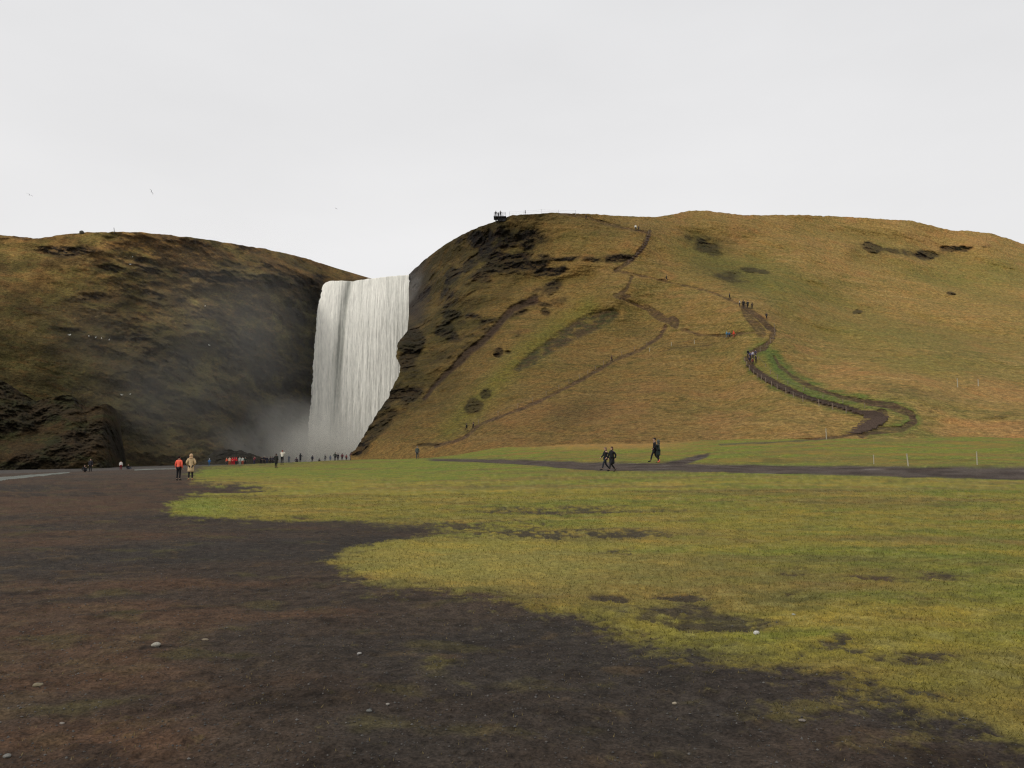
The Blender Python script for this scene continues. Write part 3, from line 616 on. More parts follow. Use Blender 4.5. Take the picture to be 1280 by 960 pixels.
bp = nt.nodes.new('ShaderNodeBump'); bp.inputs['Distance'].default_value = .12; nt.links.new(nn.outputs['Fac'], bp.inputs['Height']); nt.links.new(bp.outputs['Normal'], b.inputs['Normal'])
me = npmesh('waterfall', np.stack([X, Y, Z], -1).reshape(-1, 3), grid_faces(*X.shape), wc.reshape(-1, 3))
props(link('waterfall', me, mat=m), 'broad white waterfall plunging over the cliff edge', 'waterfall', kind='structure')

# ------------------------------------------------------------------ picking points on the land
def pick(px, py, which='any', dmin=0, dmax=1e9):
    best = None
    for nm, ax, ay, X, Y, Z, ok in [('ground', g_px, g_py, GXX, GYY, GZZ, g_ok), ('right', hr_px, hr_py, hrX, hrY, hrZ, None), ('left', hl_px, hl_py, hlX, hlY, hlZ, None)]:
        if which != 'any' and nm != which: continue
        r = (ax - px)**2 + (ay - py)**2
        if ok is not None: r = np.where(ok, r, 1e9)
        r = np.where((Y >= dmin) & (Y <= dmax), r, 1e9)
        k = np.argpartition(r.ravel(), 6)[:6]; k = k[np.argsort(r.ravel()[k])]
        rr = r.ravel()[k[0]]; Yv = Y.ravel()[k[0]]
        cand = (rr > 4, Yv, nm, k[0], (X, Y, Z))
        if best is None or cand[:2] < best[:2]: best = cand
    _, _, nm, k, (X, Y, Z) = best
    return Vector((float(X.ravel()[k]), float(Y.ravel()[k]), float(Z.ravel()[k])))
def surf_z(x, y):
    """height of the land under x, y (ground or right hill)"""
    k = np.argmin((GXX - x)**2 + (GYY - y)**2); z = GZZ.ravel()[k]
    r = (hrX - x)**2 + (hrY - y)**2; k = np.argmin(r)
    if r.ravel()[k] < 1.0: z = max(z, hrZ.ravel()[k])
    return float(z)

import bmesh
# ------------------------------------------------------------------ people
DG = None
def skin_mesh(name, chains, sub=1):
    """chains: list of (verts [(co, r)], edges) islands -> one smooth mesh grown round the skeleton"""
    vs, es, rad, roots = [], [], [], []
    for verts, edges in chains:
        o = len(vs); roots.append(o)
        for co, r in verts: vs.append(co); rad.append(r)
        es += [(a + o, b + o) for a, b in edges]
    me = bpy.data.meshes.new(name); me.from_pydata(vs, es, []); me.update()
    ob = bpy.data.objects.new('grow', me); COL.objects.link(ob)
    md = ob.modifiers.new('skin', 'SKIN'); md.use_smooth_shade = True; md.branch_smoothing = .6
    if not me.skin_vertices: me.skin_vertices.new()
    for i, sv in enumerate(me.skin_vertices[0].data):
        r = rad[i]; sv.radius = (r, r) if not isinstance(r, tuple) else r; sv.use_root = i in roots
    sb = ob.modifiers.new('sub', 'SUBSURF'); sb.levels = sub; sb.render_levels = sub
    dg = bpy.context.evaluated_depsgraph_get(); dg.update()
    out = bpy.data.meshes.new_from_object(ob.evaluated_get(dg)); out.name = name
    bpy.data.objects.remove(ob); bpy.data.meshes.remove(me)
    for p in out.polygons: p.use_smooth = True
    return out
def join_meshes(name, meshes):
    bm = bmesh.new()
    for m_ in meshes: bm.from_mesh(m_)
    out = bpy.data.meshes.new(name); bm.to_mesh(out); bm.free()
    for p in out.polygons: p.use_smooth = True
    return out
def blob(c, r, seg=12, squash=None):
    bm = bmesh.new(); bmesh.ops.create_uvsphere(bm, u_segments=seg, v_segments=max(6, seg * 2 // 3), radius=1)
    for v in bm.verts:
        v.co = Vector((v.co.x * r[0] + c[0], v.co.y * r[1] + c[1], v.co.z * r[2] + c[2]))
        if squash: squash(v)
    me = bpy.data.meshes.new('blob'); bm.to_mesh(me); bm.free()
    for p in me.polygons: p.use_smooth = True
    return me

def legs(kind):
    if kind == 'stand': return {1: [(.09,0,.92),(.105,-.02,.50),(.115,.03,.09),(.135,-.13,.04)], -1: [(-.09,0,.92),(-.10,-.01,.50),(-.11,.03,.09),(-.14,-.12,.04)]}
    if kind == 'walk': return {1: [(.09,-.02,.92),(.09,-.20,.53),(.09,-.30,.12),(.09,-.45,.08)], -1: [(-.09,.02,.92),(-.09,.06,.49),(-.09,.36,.17),(-.09,.24,.04)]}
    if kind == 'climb': return {1: [(.09,-.02,.92),(.10,-.30,.70),(.10,-.24,.28),(.10,-.40,.24)], -1: [(-.09,.02,.92),(-.10,.03,.50),(-.10,.12,.10),(-.10,-.03,.04)]}
    if kind == 'sit': return {1: [(.10,0,.16),(.16,-.36,.44),(.15,-.52,.09),(.16,-.66,.05)], -1: [(-.10,0,.16),(-.17,-.34,.43),(-.16,-.50,.09),(-.17,-.64,.05)]}
def arms(kind):
    if kind == 'down': return {1: [(.19,.0,1.42),(.25,.04,1.14),(.25,-.05,.89)], -1: [(-.19,.0,1.42),(-.25,.03,1.14),(-.24,-.07,.89)]}
    if kind == 'swing': return {1: [(.19,.0,1.42),(.24,.16,1.17),(.22,.12,.92)], -1: [(-.19,.0,1.42),(-.24,-.08,1.15),(-.22,-.28,.98)]}
    if kind == 'pocket': return {1: [(.19,.0,1.42),(.28,.08,1.16),(.19,-.10,.98)], -1: [(-.19,.0,1.42),(-.28,.07,1.16),(-.19,-.11,.99)]}
    if kind == 'photo': return {1: [(.19,.0,1.42),(.30,-.16,1.30),(.11,-.30,1.53)], -1: [(-.19,.0,1.42),(-.30,-.15,1.31),(-.11,-.30,1.54)]}
    if kind == 'hug': return {1: [(.19,.0,1.42),(.26,-.16,1.22),(.04,-.30,1.18)], -1: [(-.19,.0,1.42),(-.30,-.10,1.24),(-.12,-.34,1.12)]}

def human(legk, armk, drop=0.0):
    """meshes for one pose: body, jacket, long coat, trousers, boots, hair, hood"""
    Lg, Am = legs(legk), arms(armk)
    dz = -.76 if legk == 'sit' else 0.0
    def up(p): return (p[0], p[1], p[2] + dz)
    V, E = [], []
    def add(co, r): V.append((co, r)); return len(V) - 1
    pel = add((0, 0, .97 + dz), (.150, .105)); wa = add(up((0, .0, 1.14)), (.130, .095)); ch = add(up((0, .0, 1.32)), (.155, .11)); nb = add(up((0, .0, 1.44)), (.085, .07))
    nk = add(up((0, -.005, 1.52)), (.052, .055)); ja = add(up((0, -.03, 1.58)), (.060, .075)); hd = add(up((0, -.01, 1.655)), (.076, .092)); tp = add(up((0, .0, 1.715)), (.058, .070))
    E += [(pel, wa), (wa, ch), (ch, nb), (nb, nk), (nk, ja), (ja, hd), (hd, tp)]
    for s in (1, -1):
        sh, el, wr = [up(p) for p in Am[s]]
        a = add(sh, .062); m_ = add(tuple((np.array(sh) * .5 + np.array(el) * .5)), .050); b = add(el, .042); c_ = add(wr, .028)
        dv = np.array(wr) - np.array(el); dv = dv / np.linalg.norm(dv); hp = np.array(wr) + dv * .06
        h = add(tuple(hp), (.040, .020))
        E += [(ch, a), (a, m_), (m_, b), (b, c_), (c_, h)]
        hipp, kn, an, to = Lg[s]
        q = add(tuple(hipp), .088); tm = add(tuple((np.array(hipp) + np.array(kn)) / 2), .075); k = add(kn, .056); cf = add(tuple(np.array(kn) * .6 + np.array(an) * .4), .053); n_ = add(an, .036); t_ = add(to, .032)
        E += [(pel, q), (q, tm), (tm, k), (k, cf), (cf, n_), (n_, t_)]
    chains = [(V, E)]
    for s in (1, -1):          # five bent fingers on each hand, rooted in the palm
        sh, el, wr = [np.array(up(p)) for p in Am[s]]
        dv = (wr - el) / np.linalg.norm(wr - el)
        side = np.cross(dv, np.array([0, 0, 1.0]) if abs(dv[2]) < .9 else np.array([0, 1.0, 0])); side /= np.linalg.norm(side)
        if side[1] > 0: side = -side
        palm = np.cross(side, dv) * s
        for q, (off, ln) in enumerate([(.030, .070), (.010, .080), (-.010, .074), (-.029, .058)]):
            p0 = wr + dv * .055 + side * off; p1 = p0 + dv * ln * .55 + palm * .004; p2 = p1 + dv * ln * .35 + palm * ln * .22; p3 = p2 + dv * ln * .12 + palm * ln * .28
            chains.append(([(tuple(p0), .0095), (tuple(p1), .009), (tuple(p2), .008), (tuple(p3), .0065)], [(0, 1), (1, 2), (2, 3)]))
        p0 = wr + dv * .02 + side * .018; p1 = p0 + side * .034 + dv * .022; p2 = p1 + dv * .032 + palm * .010
        chains.append(([(tuple(p0), .012), (tuple(p1), .0105), (tuple(p2), .008)], [(0, 1), (1, 2)]))
    z = dz
    nose = blob((0, -.103, 1.632 + z), (.013, .018, .022), 8); ears = [blob((s * .077, 0, 1.635 + z), (.012, .022, .032), 8) for s in (1, -1)]
    mouth = blob((0, -.088, 1.588 + z), (.022, .010, .006), 8)
    body = join_meshes('person', [skin_mesh('b', chains)] + [nose] + ears + [mouth])
    eyes = [blob((s * .030, -.093, 1.652 + z), (.011, .006, .006), 8) for s in (1, -1)]
    def garment(name, low, pad, wide):
        V, E = [], []
        def add(co, r): V.append((co, r)); return len(V) - 1
        prev = None
        for zz, rx, ry in low:
            i = add((0, 0.0, zz + z), (rx + pad, ry + pad))
            if prev is not None: E.append((prev, i))
            prev = i
            if abs(zz - 1.33) < .01: chs = i
        for s in (1, -1):
            sh, el, wr = [up(p) for p in Am[s]]
            a = add(sh, .072 + pad * .6); m_ = add(tuple((np.array(sh) + np.array(el)) / 2), .058 + pad * .6); b = add(el, .052 + pad * .6); c_ = add(wr, .040 + pad * .4)
            E += [(chs, a), (a, m_), (m_, b), (b, c_)]
        return skin_mesh(name, [(V, E)])
    jacket = garment('jacket', [(.84, .165, .13), (1.0, .160, .12), (1.16, .145, .115), (1.33, .165, .12), (1.46, .085, .08), (1.53, .062, .062)], .018, 1)
    coat = garment('coat', [(.52, .20, .16), (.66, .20, .16), (.84, .185, .15), (1.0, .175, .14), (1.16, .165, .13), (1.33, .18, .135), (1.46, .09, .085), (1.53, .07, .07)], .025, 1) if legk != 'sit' else jacket
    V, E = [], []
    pel = len(V); V.append(((0, 0, .96 + z), (.155, .115)))
    for s in (1, -1):
        hipp, kn, an, to = Lg[s]; o = len(V)
        V += [(hipp, .102), (tuple((np.array(hipp) + np.array(kn)) / 2), .088), (kn, .068), (tuple(np.array(kn) * .5 + np.array(an) * .5), .062), (tuple(np.array(an) * .88 + np.array(kn) * .12), .052)]
        E += [(pel, o), (o, o + 1), (o + 1, o + 2), (o + 2, o + 3), (o + 3, o + 4)]
    trousers = skin_mesh('trousers', [(V, E)])
    bt = []
    for s in (1, -1):
        hipp, kn, an, to = [np.array(p) for p in Lg[s]]
        d_ = to - an; d_[2] = 0; d_ = d_ / (np.linalg.norm(d_) + 1e-6)
        bt.append(([(tuple(an + (kn - an) * .18), .046), (tuple(an + np.array([0, 0, -.01])), .050), (tuple(to + np.array([0, 0, .0]) - d_ * .02), .046), (tuple(to + d_ * .06), .034)], [(0, 1), (1, 2), (2, 3)]))
    boots = [skin_mesh('boot', [q_]) for q_ in bt]
    def cut(v):
        if v.co.y < -.05 + 0 and v.co.z < 1.67 + z: v.co.y = -.05
    hair = blob((0, .012, 1.665 + z), (.090, .103, .088), 14, cut)
    long_hair = join_meshes('hair', [hair, blob((0, .055, 1.56 + z), (.085, .055, .13), 12)])
    hat = join_meshes('hat', [blob((0, -.002, 1.70 + z), (.092, .105, .072), 14, cut), blob((0, 0, 1.785 + z), (.026, .026, .026), 8)])
    def cut2(v):
        if v.co.y < -.075: v.co.y = -.075 + (v.co.y + .075) * .2
    hood = join_meshes('hood', [blob((0, .02, 1.645 + z), (.118, .125, .135), 14, cut2), blob((0, .07, 1.50 + z), (.13, .08, .075), 12)])
    return dict(body=body, jacket=jacket, coat=coat, trousers=trousers, boots=boots, hair=hair, long_hair=long_hair, hat=hat, hood=hood, eyes=eyes, dz=z)

POSES = {k: human(*k.split('_')) for k in ('stand_down', 'stand_pocket', 'stand_photo', 'walk_swing', 'walk_pocket', 'stand_hug', 'climb_down', 'sit_pocket')}
_mats = {}
def cloth(rgb, nm='cloth'):
    k = (nm,) + tuple(rgb)
    if k not in _mats: _mats[k] = plain(nm, S(*rgb, gain=1.25), .85, .18, 30)
    return _mats[k]
SKIN = plain('skin', (.45, .27, .19), .55, .06, 20); EYE = plain('eye', (.03, .02, .02), .2, .05, 20)
def part(name, me, par, mat):
    o = bpy.data.objects.new(name, me); COL.objects.link(o); o.parent = par
    if not me.materials: me.materials.append(mat)
    o.material_slots[0].link = 'OBJECT'; o.material_slots[0].material = mat
    return o
def person(px, py, hpx, pose, face, top, legc, head, headc, label, group, long=False, near=False, dmin=0, dmax=1e9, which='any', H=None, loc=None, boots=(30, 28, 28)):
    p = loc or pick(px, py, which, dmin, dmax)
    if loc is None:
        x0, y0, z0 = P(px, py, p.y); p = Vector((float(x0), p.y, p.z))
    M_ = POSES[pose]
    full = 1.02 if pose.startswith('sit') else 1.78
    H = H or min(2.0, max(1.4 if full > 1.5 else .8, hpx * (p.y) / F))
    b = bpy.data.objects.new('person', M_['body']); COL.objects.link(b)
    if not M_['body'].materials: M_['body'].materials.append(SKIN)
    sc = H / full; b.scale = (sc, sc, sc); b.rotation_euler = (0, 0, R(face)); b.location = (p.x, p.y, p.z - .015)
    props(b, label, 'person', group)
    part('coat' if long else 'jacket', M_['coat' if long else 'jacket'], b, cloth(top))
    part('trousers', M_['trousers'], b, cloth(legc)); [part('boot', m_, b, cloth(q_, 'leather')) for m_, q_ in zip(M_['boots'], boots if isinstance(boots[0], tuple) else (boots, boots))]
    if head == 'hood': part('hood', M_['hood'], b, cloth(headc))
    elif head == 'hat': part('hat', M_['hat'], b, cloth(headc))
    else: part('hair', M_[head], b, cloth(headc, 'hair'))
    if near: [part('eye', m_, b, EYE) for m_ in M_['eyes']]
    return b
BLK = (28, 28, 32); DK = (44, 42, 48); GRY = (74, 76, 78); NAVY = (40, 46, 66); BRN = (60, 44, 34); FAIR = (120, 92, 60)
G1 = 'walkers on the near field and gravel'; G2 = 'visitors on the gravel flat by the falls'; G3 = 'walkers on the hillside paths'; G4 = 'people at the clifftop platform'
FL = dict(dmin=130, dmax=168, which='ground')
PEO = [
 (223,600.5,31,'stand_down',170,(255,112,86),BLK,'hair',(40,20,20),'person in a bright coral red coat and black trousers',G1,dict(near=True,long=False,dmax=80)),
 (238,600,33,'stand_pocket',200,(206,178,136),BLK,'hood',(206,170,132),'person in a long cream hooded coat with black leggings',G1,dict(near=True,long=True,dmax=80,boots=(200,150,110))),
 (757,589.0,30,'walk_swing',-75,BLK,(40,44,52),'long_hair',(120,96,80),'person in black striding on the road, the left one of the dark pair',G1,dict(near=True,dmax=80)),
 (765,590.5,32,'walk_swing',-60,(22,24,28),BLK,'long_hair',(70,44,30),'person in a long black coat with reddish brown hair, right of the dark pair',G1,dict(near=True,long=True,dmax=80)),
 (818.5,578.0,31.5,'walk_pocket',-95,BLK,BLK,'hair',(24,22,22),'person with short black hair and one bright orange shoe walking at the road edge',G1,dict(near=True,dmax=85,boots=((30,28,28),(236,112,84)))),
 (823,578.4,29,'stand_hug',-110,(62,72,66),BLK,'hood',(84,90,84),'person in a grey green hooded coat clutching the black haired walker',G1,dict(near=True,long=True,dmax=85)),
 (521.5,574.0,16.5,'stand_down',20,(78,88,84),(64,72,74),'hat',(90,98,96),'lone person in grey green standing where the gravel road begins',G1,dict(dmax=120)),
 (345,585.0,18.5,'stand_pocket',160,(34,34,30),BLK,'hair',(60,44,34),'person in a dark coat standing beside the white jacketed photographer',G1,dict(long=True,dmax=112)),
 (352.5,581.0,18.5,'stand_photo',185,(232,226,210),BLK,'hair',(150,70,56),'person in a white jacket lifting both arms to take a photo',G1,dict(dmax=118)),
 (105.5,590.6,8,'sit_pocket',40,BLK,BLK,'hair',BLK,'dark figure crouching on the gravel below the left mound',G2,dict(which='ground',dmin=80,dmax=130)),
 (112.8,590.8,9,'stand_down',0,DK,BLK,'hair',BLK,'dark figure standing on the gravel below the left mound',G2,dict(which='ground',dmin=80,dmax=130)),
 (150.8,589.2,10.5,'stand_down',30,(228,222,214),(120,30,40),'hair',(60,30,26),'person in a white coat at the tip of the left mound',G2,dict(which='ground',dmin=100,dmax=140)),
 (160,588.6,8,'sit_pocket',70,BLK,NAVY,'hair',DK,'dark figure bending down beside the white coated person',G2,dict(which='ground',dmin=100,dmax=140)),
 (261.5,584.2,10.5,'stand_pocket',170,(60,110,160),(60,90,120),'hat',(210,216,220),'person in a light blue jacket alone at the gravel edge',G2,dict(which='ground',dmin=120,dmax=160)),
 (283,583.0,11,'walk_pocket',-40,(214,92,56),(70,60,60),'hair',(60,40,30),'person in an orange jacket beside the red group',G2,FL),
 (286.8,583.2,11.5,'stand_pocket',10,(226,190,160),(190,90,50),'hair',(110,50,30),'person in a pale top and orange trousers beside the red group',G2,FL),
 (290.3,583.0,9.5,'stand_hug',30,(208,34,48),(196,40,50),'hood',(208,34,48),'person wrapped in a red raincoat, the left of the red trio',G2,FL),
 (292.6,583.0,9.0,'stand_hug',-20,(214,30,46),(180,30,44),'hood',(196,30,44),'person wrapped in a red raincoat, in the middle of the red trio',G2,FL),
 (295,583.2,9.5,'stand_pocket',-30,(200,36,50),DK,'hood',(200,36,50),'person in a red raincoat with dark legs, the right of the red trio',G2,FL),
 (299.5,582.6,11.5,'stand_down',0,(170,176,166),(150,156,150),'hair',BRN,'person in pale grey clothes right of the red trio',G2,FL),
 (303.2,582.8,11,'stand_down',0,(192,198,188),(176,80,60),'hair',DK,'person in a whitish top and rust trousers right of the red trio',G2,FL),
 (306.5,582.2,10.5,'stand_pocket',20,(36,58,46),BLK,'hat',(40,60,48),'person in a dark green coat right of the pale pair',G2,FL),
 (317.6,581.4,9.5,'stand_photo',160,(120,50,62),NAVY,'hair',(180,110,90),'person in a dull red jacket by themselves',G2,FL),
 (326,580.6,8.5,'stand_hug',60,BLK,BLK,'hair',BLK,'dark figure close behind the white hatted person',G2,FL),
 (330,580.3,10.5,'stand_pocket',0,(32,30,40),BLK,'hat',(226,226,224),'person in black with a white bobble hat',G2,FL),
 (333.5,579.9,8,'stand_down',200,(40,38,52),NAVY,'hair',BLK,'short navy figure just right of the white hat',G2,FL),
 (338,579.9,9.0,'stand_down',180,DK,BLK,'hair',(90,60,60),'dark figure near the dark coat and white jacket pair',G2,FL),
 (341,579.8,9.5,'stand_pocket',150,(50,44,56),BLK,'hair',BLK,'figure in dark purple partly behind the dark coated person',G2,FL),
 (361,579.0,8.5,'stand_hug',180,(70,84,100),(60,72,88),'hood',(70,84,100),'person in a slate blue raincoat right of the photographer',G2,FL),
 (370.5,578.4,7,'sit_pocket',180,(60,50,60),DK,'hair',DK,'crouching figure at the feet of the tall black coat',G2,FL),
 (375.3,578.6,12,'stand_hug',170,(26,28,34),BLK,'hood',(30,30,36),'tall person in a black hooded coat facing the falls',G2,dict(long=True,**FL)),
 (390.3,578.2,8,'stand_down',180,(38,46,60),BLK,'hair',BLK,'figure in dark blue before the foot of the falls',G2,FL),
 (399,578.0,4.5,'sit_pocket',180,DK,DK,'hair',BLK,'small seated dark figure between two standing ones below the falls',G2,FL),
 (406.2,577.8,9.5,'stand_hug',120,BLK,NAVY,'hair',BLK,'black clad person turned sideways before the falls',G2,FL),
 (412.8,577.2,7.5,'stand_down',180,(110,120,136),(90,100,116),'hair',DK,'person in a pale blue grey jacket before the falls',G2,FL),
 (418.8,577.0,12,'stand_pocket',180,(60,66,56),BLK,'hat',(90,96,80),'tall person in olive at the left of the packed cluster',G2,FL),
 (422.3,577.0,10.5,'stand_down',170,(46,36,46),BLK,'hair',BLK,'person in dark plum, second in the packed cluster',G2,FL),
 (427.6,576.6,10.5,'stand_pocket',190,(110,44,56),BLK,'hair',DK,'person in a maroon jacket in the packed cluster',G2,FL),
 (432.8,576.6,9.0,'stand_down',150,(150,92,86),DK,'hair',BRN,'person in a faded pink jacket in the packed cluster',G2,FL),
 (438.8,576.6,12,'stand_down',170,(84,32,38),BLK,'hair',BLK,'person in dark red beside the bluff foot',G2,FL),
 (441.8,576.5,9.5,'stand_pocket',160,BLK,BLK,'hair',BLK,'black clad person wedged between dark red and white',G2,FL),
 (445.2,576.4,12.5,'stand_pocket',200,(206,208,218),DK,'hair',BLK,'person in a white jacket beside the bluff foot',G2,FL),
 (449,576.4,10.5,'stand_down',170,(70,70,74),(60,58,60),'hair',DK,'person in grey, rightmost by the bluff foot',G2,FL),
 (583.2,539,8,'climb_down',-120,(40,44,40),BLK,'hair',BLK,'dark walker low on the rising left path, the lower of two',G3,dict(which='right')),
 (591.6,537.5,9.5,'walk_swing',-110,BLK,BLK,'hair',BLK,'dark walker low on the rising left path, the upper of two',G3,dict(which='right')),
 (764.8,452,8,'walk_pocket',100,(70,36,34),DK,'hair',BLK,'lone walker halfway along the lower fenced path',G3,dict(which='right')),
 (732.5,274.5,7.5,'walk_pocket',90,DK,DK,'hair',BLK,'dark walker near the skyline at the start of the top path',G3,dict(which='right')),
 (794.6,288.5,8.5,'stand_down',0,(226,224,214),(60,60,60),'hair',BRN,'walker in white at the top of the zigzag path',G3,dict(which='right')),
 (798.4,288.8,7,'stand_pocket',20,(70,60,56),DK,'hair',BLK,'dark walker beside the one in white at the top of the zigzag',G3,dict(which='right')),
 (833,351.5,8.5,'walk_pocket',90,(62,66,50),DK,'hair',BLK,'lone olive walker on the middle traverse path',G3,dict(which='right')),
 (908.6,423.5,10.5,'walk_pocket',100,(84,140,168),(96,110,116),'hat',(90,120,130),'walker in a light blue jacket on the narrow grass trail',G3,dict(which='right')),
 (911.6,423.3,10,'walk_swing',100,(70,110,150),DK,'hair',DK,'walker in darker blue on the narrow grass trail',G3,dict(which='right')),
 (917.4,423,10,'walk_swing',95,(232,84,56),(150,70,56),'hood',(232,84,56),'walker in an orange red jacket on the narrow grass trail',G3,dict(which='right')),
 (912,374.5,8.5,'walk_pocket',90,DK,BLK,'hair',BLK,'walker ahead of the group on the path below the traverse',G3,dict(which='right')),
 (924.6,383.5,8,'stand_hug',60,(190,186,176),DK,'hair',DK,'walker in pale grey at the left of the upper group',G3,dict(which='right')),
 (929.4,386.5,13,'climb_down',160,BLK,BLK,'hair',BLK,'tall black clad walker leading the upper group',G3,dict(which='right')),
 (934.8,386,10.5,'walk_pocket',150,(36,36,38),BLK,'hat',DK,'dark walker with a hat in the upper group',G3,dict(which='right')),
 (940.2,386.5,8.5,'stand_hug',150,(44,40,40),BLK,'hood',BLK,'stooping dark walker at the right of the upper group',G3,dict(which='right')),
 (958.2,399.5,7.5,'climb_down',150,DK,BLK,'hair',BLK,'single dark walker on the bend above the stairs',G3,dict(which='right')),
 (935.2,447,11,'climb_down',20,BLK,DK,'hair',BLK,'black haired walker at the outer edge of the stair crowd',G3,dict(which='right')),
 (938,449.5,10,'stand_pocket',10,(90,84,120),NAVY,'hair',DK,'walker in a lilac jacket in the stair crowd',G3,dict(which='right')),
 (941.2,448.5,10,'stand_down',10,(196,190,204),DK,'hair',BRN,'walker in a whitish jacket in the stair crowd',G3,dict(which='right')),
 (944.6,447,9.5,'stand_pocket',0,(66,60,80),BLK,'hair',BLK,'walker in dark violet in the stair crowd',G3,dict(which='right')),
 (937,455,9.5,'climb_down',10,(44,40,60),BLK,'hair',BLK,'walker in indigo lower in the stair crowd',G3,dict(which='right')),
 (941,457.5,9.5,'climb_down',20,(112,50,46),BLK,'hair',BLK,'walker in brick red lowest in the stair crowd',G3,dict(which='right')),
 (945,453.5,9,'stand_pocket',30,(60,54,54),BLK,'hat',(150,140,140),'walker with a pale hat in the stair crowd',G3,dict(which='right')),
]
for e_ in PEO: person(*e_[:11], **e_[11])
def skyp(px, py, d): 
    x, y, z = P(px, py, d); return Vector((float(x), float(y), float(z)))

# ---- simple bodies
def box_bm(bm, c, s, rz=0.0, mat3=None):
    r = bmesh.ops.create_cube(bm, size=1.0)
    for v in r['verts']:
        q = Vector((v.co.x * s[0], v.co.y * s[1], v.co.z * s[2]))
        q.rotate(__import__('mathutils').Euler((0, 0, rz)));  v.co = q + Vector(c)
    return r['verts']
def tube_bm(bm, pts, r, seg=6, r2=None):
    rings = []
    for i, p in enumerate(pts):
        p = Vector(p); a = Vector(pts[max(0, i - 1)]); b = Vector(pts[min(len(pts) - 1, i + 1)]); dvv = (b - a).normalized()
        u = dvv.cross(Vector((0, 0, 1)) if abs(dvv.z) < .9 else Vector((1, 0, 0))).normalized(); w_ = dvv.cross(u)
        rr = r if r2 is None else r + (r2 - r) * i / (len(pts) - 1)
        rings.append([bm.verts.new(p + (u * math.cos(k * 2 * math.pi / seg) + w_ * math.sin(k * 2 * math.pi / seg)) * rr) for k in range(seg)])
    for a, b in zip(rings[:-1], rings[1:]):
        for k in range(seg): bm.faces.new((a[k], a[(k + 1) % seg], b[(k + 1) % seg], b[k]))
    bm.faces.new(rings[0][::-1]); bm.faces.new(rings[-1])
def bmobj(name, bm, mat, parent=None, loc=None, smooth=False):
    bmesh.ops.recalc_face_normals(bm, faces=bm.faces)
    me = bpy.data.meshes.new(name); bm.to_mesh(me); bm.free()
    for p in me.polygons: p.use_smooth = smooth
    return link(name, me, parent, mat, loc)
def empty(name, loc, label, cat, group=None, rz=0):
    o = bpy.data.objects.new(name, None); COL.objects.link(o); o.location = loc; o.rotation_euler = (0, 0, rz); o.empty_display_size = .3
    return props(o, label, cat, group)
M_POST = plain('weathered_post', (.20, .15, .11), .9, .3, 12); M_PALE = plain('pale_post', (.36, .33, .25), .85, .2, 12); M_ROPE = plain('rope', (.14, .12, .09), .9, .2, 20)
M_TREAD = plain('tread_wood', (.082, .056, .042), .9, .35, 9); M_DARK = plain('dark_timber', (.035, .034, .036), .8, .3, 6); M_STEEL = plain('grey_steel', (.26, .27, .28), .5, .1, 6, metal=.6)

def world_line(pts, which='right', step=1.0, dz=0):
    q = [pick(a, b, which) for a, b in pts]; out = []; acc = 0
    fine = []
    for (a, b) in zip(pts[:-1], pts[1:]):
        n_ = max(2, int(math.hypot(b[0] - a[0], b[1] - a[1]) / 2.0))
        for k in range(n_): fine.append(pick(a[0] + (b[0] - a[0]) * k / n_, a[1] + (b[1] - a[1]) * k / n_, which))
    fine.append(q[-1]); out = [fine[0]]
    for p in fine[1:]:
        while (p - out[-1]).length >= step:
            out.append(out[-1] + (p - out[-1]).normalized() * step)
    return [p + Vector((0, 0, dz)) for p in out]
def fence(pts, label, group, spacing=2.6, h=.85, r=.06, which='right', rails=1, mat=None, rail_mat=None, cap=90):
    line = world_line(pts, which, spacing)[:cap]
    b = line[0]; e_ = empty('rope_fence', b, label, 'fence', group)
    tops = []
    for p in line:
        bm = bmesh.new(); hh = h * random.uniform(.88, 1.12); lean = Vector((random.uniform(-.05, .05), random.uniform(-.05, .05), 0))
        tube_bm(bm, [p - b - Vector((0, 0, .4)), p - b + Vector((0, 0, hh)) + lean], r, 6, r * .85)
        bmobj('post', bm, mat or M_POST, e_, smooth=False); tops.append(p - b + Vector((0, 0, hh * .92)) + lean)
    for k in range(rails):
        bm = bmesh.new(); pts_ = []
        for a, c_ in zip(tops[:-1], tops[1:]):
            for u in (0, .33, .67): pts_.append(a.lerp(c_, u) - Vector((0, 0, .10 * math.sin(u * math.pi) + k * .4)))
        pts_.append(tops[-1] - Vector((0, 0, k * .4))); tube_bm(bm, pts_, .010, 4)
        bmobj('rope', bm, rail_mat or M_ROPE, e_)
    return e_
GF_ = 'post and rope fences along the paths'
def shift(pts, dx, dy): return [(a + dx, b + dy) for a, b in pts]
fence([(931,452),(938,465),(958,480),(982,492),(1006,503),(1040,512),(1068,519)], 'wooden post fence along the outer side of the stairs', GF_, 2.6, .85, .06)
fence([(948,449),(966,470),(988,482),(1014,493),(1044,502),(1075,509),(1092,512)], 'wooden post fence along the inner side of the stairs', GF_, 4.2, .6, .045)
fence([(598,529),(612,523),(650,509),(690,491),(730,470),(765,450),(800,435),(822,424)], 'low post fence beside the lower rising path', GF_, 3.6, .75, .05)
fence([(812,440),(833,433),(860,430),(890,428)], 'short fence of pale posts below the path junction', GF_, 4.5, .85, .055, mat=M_PALE)
fence([(968,410),(969,420),(960,434),(948,441)], 'post fence round the bend above the stair crowd', GF_, 2.6, .8, .05)
fence([(811,293),(805,307),(795,321),(782,332)], 'post fence down the zigzag path near the skyline', GF_, 4.0, .9, .05)
fence([(636,269.8),(650,268.6),(670,267.4),(700,267.2),(735,269.8)], 'thin wire fence along the clifftop skyline', GF_, 4.6, 1.15, .04, rails=2, mat=M_STEEL, rail_mat=M_STEEL)

